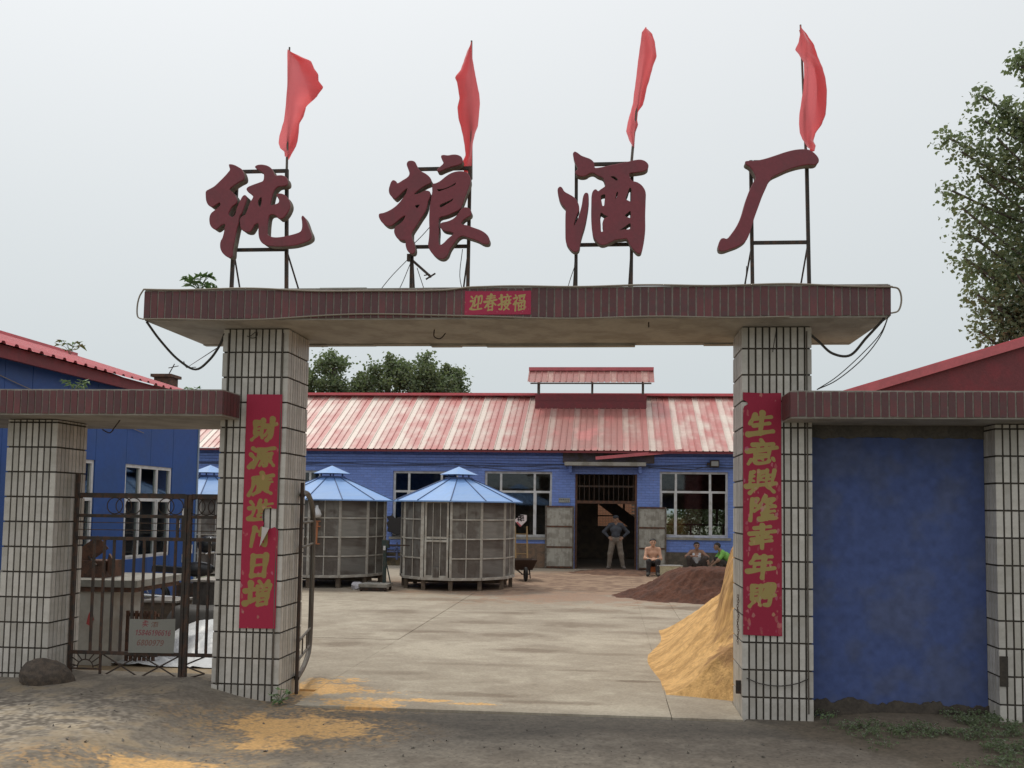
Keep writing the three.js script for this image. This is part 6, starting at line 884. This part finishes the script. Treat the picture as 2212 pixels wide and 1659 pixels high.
{
  // poplar on the right: outline steps in and out on the left side
  const br = [[7.35, 10.15, 11.1, 0.7], [7.55, 9.75, 10.9, 0.9], [7.45, 9.0, 11.2, 0.8], [7.9, 9.3, 11, 1.1], [8.05, 11.1, 11.1, 0.65], [8.1, 10.6, 11.2, 0.85], [8.25, 10.0, 10.8, 1], [8.65, 10.7, 11, 0.7], [8.55, 9.5, 11.2, 1.1], [7.55, 8.5, 10.9, 0.9], [7.75, 8.0, 11.1, 1.05], [7.6, 7.45, 11, 0.9], [8.0, 7.2, 11.2, 1.0], [7.75, 6.6, 10.8, 0.7], [8.1, 6.3, 11, 0.95], [7.95, 5.85, 11.1, 0.85], [8.35, 5.7, 11, 1], [8.8, 11.75, 11, 0.5], [9.0, 12.0, 11.2, 0.6], [8.9, 10.0, 11, 1]];
  for (let i = 0; i < 46; i++) { const y = rr(5.4, 11), w = 1.0 - Math.abs(y - 8) / 9; br.push([9.9 + rr(-1.75, 2.4) * w, y, 11 + rr(-1.7, 1.7) * w, rr(0.9, 1.2)]); }
  for (let i = 0; i < 14; i++) br.push([rr(8.1, 9.6), rr(5.5, 8.6), rr(10.2, 11.8), 1.1]);
  tree('poplar_tree', 'leafy poplar rising behind the red gable on the right', 10, 11, 11.5, br, 0.105, 108, 0.46, [M.leaf[1], M.leaf[2]]);
  const far = [[-15.9, 9.2, 1.3], [-14.4, 10.0, 1.35], [-13.1, 8.9, 1.1], [-11.5, 9.85, 1.45], [-9.7, 9.95, 1.6], [-8.4, 9.35, 1.05]], fl = ['leafy tree behind the workshop roof, leftmost of the row', 'rounded leafy tree behind the workshop roof, second from left', 'lower leafy tree filling a dip behind the workshop roof', 'tall leafy tree behind the roof, left of the widest one', 'widest leafy tree behind the workshop roof', 'smallest leafy tree behind the roof, rightmost of the row'];
  far.forEach(([x, top, w], i) => { const b = []; for (let k = 0; k < 50; k++) { const y = top - 0.3 - Math.pow(rnd(), 0.8) * 4.2, ww = w * Math.sqrt(clamp(1 - Math.pow((y - (top - 2.3)) / 2.6, 2), 0.05, 1)), a = rr(0, 6.28), r = Math.sqrt(rnd()); b.push([x + Math.cos(a) * r * ww, y, 36 + Math.sin(a) * r * ww, rr(0.7, 1.15)]); } b.push([x + rr(-0.3, 0.3), top - 0.15, 36, 0.5]);
    tree('shade_tree', fl[i], x, 36, top - 0.9, b, 0.17, 66, 0.55, [M.leaf[0], M.leaf[1]], 'trees behind the workshop'); });
}
function palmate(t, x, y, d, s, n) {                        // leafy weed: stems with lobed leaves
  const stems = [], L = [];
  for (let i = 0; i < n; i++) { const a = i * 2.4, e = [x + Math.cos(a) * s * rr(0.35, 0.75), y + s * rr(0.35, 1.0), d + Math.sin(a) * s * 0.5]; stems.push(tube([P(x, y - 0.03, d), P(lerp(x, e[0], 0.4), lerp(y, e[1], 0.7), lerp(d, e[2], 0.4)), P(...e)], 0.004, 6, 4));
    for (let k = 0; k < 5; k++) { const b = a + (k - 2) * 0.8, l = s * rr(0.3, 0.5), tip = [e[0] + Math.cos(b) * l, e[1] + l * rr(-0.6, 0.45), e[2] + Math.sin(b) * l], w = l * 0.3, m = [lerp(e[0], tip[0], 0.5), e[1] + l * 0.06, lerp(e[2], tip[2], 0.5)], n1 = [-Math.sin(b) * w, Math.cos(b) * w]; L.push(e[0], e[1], -e[2], m[0] + n1[0], m[1], -(m[2] + n1[1]), tip[0], tip[1], -tip[2], e[0], e[1], -e[2], tip[0], tip[1], -tip[2], m[0] - n1[0], m[1], -(m[2] - n1[1])); } }
  const g = new THREE.BufferGeometry(); g.setAttribute('position', new THREE.Float32BufferAttribute(L, 3)); g.setAttribute('uv', new THREE.Float32BufferAttribute(new Float32Array(L.length / 3 * 2), 2)); g.computeVertexNormals();
  part('stem', stems, M.leaf[0], t); part('leaves', g, M.leafPale ??= new THREE.MeshPhysicalMaterial({ color: lin(0.13, 0.22, 0.07), roughness: 0.7, transmission: 0.3, thickness: 0, side: THREE.DoubleSide }), t);
}
palmate(thing('weed_plant', 'leafy weed growing on the left end of the gate beam', 'weed'), -4.06, 3.95, -0.1, 0.2, 20);
palmate(thing('weed_plant', 'small weed growing on the low left beam', 'weed'), -5.45, 2.98, 0.1, 0.16, 9);
palmate(thing('weed_plant', 'weed tuft at the foot of the left gate pillar', 'weed'), -3.12, 0.0, -0.1, 0.13, 9);
palmate(thing('weed_plant', 'low weed at the foot of the right gate pillar', 'weed'), 1.98, 0.02, -0.12, 0.07, 6);
for (const [x, y, d, s] of [[-10.35, 4.72, 7.5, 0.28], [-10.35, 4.5, 12.5, 0.3]]) palmate(thing('weed_plant', d > 10 ? 'weed sprig beside the brick chimney' : 'weed sprig above the blue shed roof', 'weed'), x, y, d, s, 8);
// ground cover of small weeds over bare earth, bottom right
{
  const pos = []; let k = 0;
  for (let i = 0; i < 5200; i++) {
    const x = rr(1.9, 6.2), d = rr(-2.6, 0.2), n = fbm(x * 1.5 + 3, d * 2.4, 4, 0, 291); if (n < 0.5 - 0.06 * (x - 2.6) || x + (d + 1) * 0.4 < 2.3 + rr(-0.3, 0.3)) continue;
    const y = forecourtHeight(x, d), h = rr(0.02, 0.075) * (0.6 + n), m = 4 + Math.floor(rnd() * 4);
    for (let q = 0; q < m; q++) { const a = rr(0, 6.28), l = rr(0.015, 0.04), cx = x + Math.cos(a) * 0.02, cd = d + Math.sin(a) * 0.02, hh = y + h * rr(0.4, 1), tx = cx + Math.cos(a) * l, td = cd + Math.sin(a) * l, w = l * 0.35; pos.push(cx, hh, -cd, lerp(cx, tx, 0.5) - Math.sin(a) * w, hh + 0.008, -(lerp(cd, td, 0.5) + Math.cos(a) * w), tx, hh - 0.006, -td, cx, hh, -cd, tx, hh - 0.006, -td, lerp(cx, tx, 0.5) + Math.sin(a) * w, hh + 0.008, -(lerp(cd, td, 0.5) - Math.cos(a) * w)); }
    pos.push(x - 0.003, y - 0.01, -d, x + 0.003, y - 0.01, -d, x, y + h, -d);
  }
  const g = new THREE.BufferGeometry(); g.setAttribute('position', new THREE.Float32BufferAttribute(pos, 3)); g.setAttribute('uv', new THREE.Float32BufferAttribute(new Float32Array(pos.length / 3 * 2), 2)); g.computeVertexNormals();
  const m = single('weeds', g, M.leaf[2], 'low green weeds spreading over the bare earth by the right wall', 'weeds'); m.userData.kind = 'stuff';
  // grit: small stones and chips on the forecourt
  const chip = new THREE.TetrahedronGeometry(1, 0), inst = new THREE.InstancedMesh(chip, surf([0.16, 0.14, 0.115], [0.08, 0.07, 0.06], { size: 2, s: 293 }), 900), mm = new THREE.Matrix4(), e = new THREE.Euler(), qq = new THREE.Quaternion();
  for (let i = 0; i < 900; i++) { const x = rr(-7, 5), d = rr(-3.2, -0.3), s = 0.003 + Math.pow(rnd(), 5) * 0.016; qq.setFromEuler(e.set(rr(0, 6), rr(0, 6), rr(0, 6))); mm.compose(P(x, forecourtHeight(x, d) + s * 0.3, d), qq, new THREE.Vector3(s * 1.4, s * 0.7, s)); inst.setMatrixAt(i, mm); }
  inst.name = 'grit'; inst.userData = { kind: 'stuff', label: 'grit and small stone chips strewn over the forecourt', category: 'grit' }; inst.castShadow = inst.receiveShadow = true; scene.add(inst);
}
// greenery seen through the workshop's rear window
{ const b = []; for (let i = 0; i < 190; i++) b.push([rr(2.4, 8.5), rr(0.1, 2.9), -rr(29, 30), 1]); const t = thing('rear_hedge', 'green hedge glimpsed through the right workshop window', 'hedge'); part('crown', leafCloud(b, 0.15, 60, 0.42), M.leaf[2], t); part('stem', Array.from({ length: 12 }, (_, i) => rod(P(2.8 + i * 0.48, 0, 29.5), P(2.8 + i * 0.48 + rr(-0.2, 0.2), 1.8, 29.5), 0.03)), M.bark, t); }

renderer.render(scene, camera);
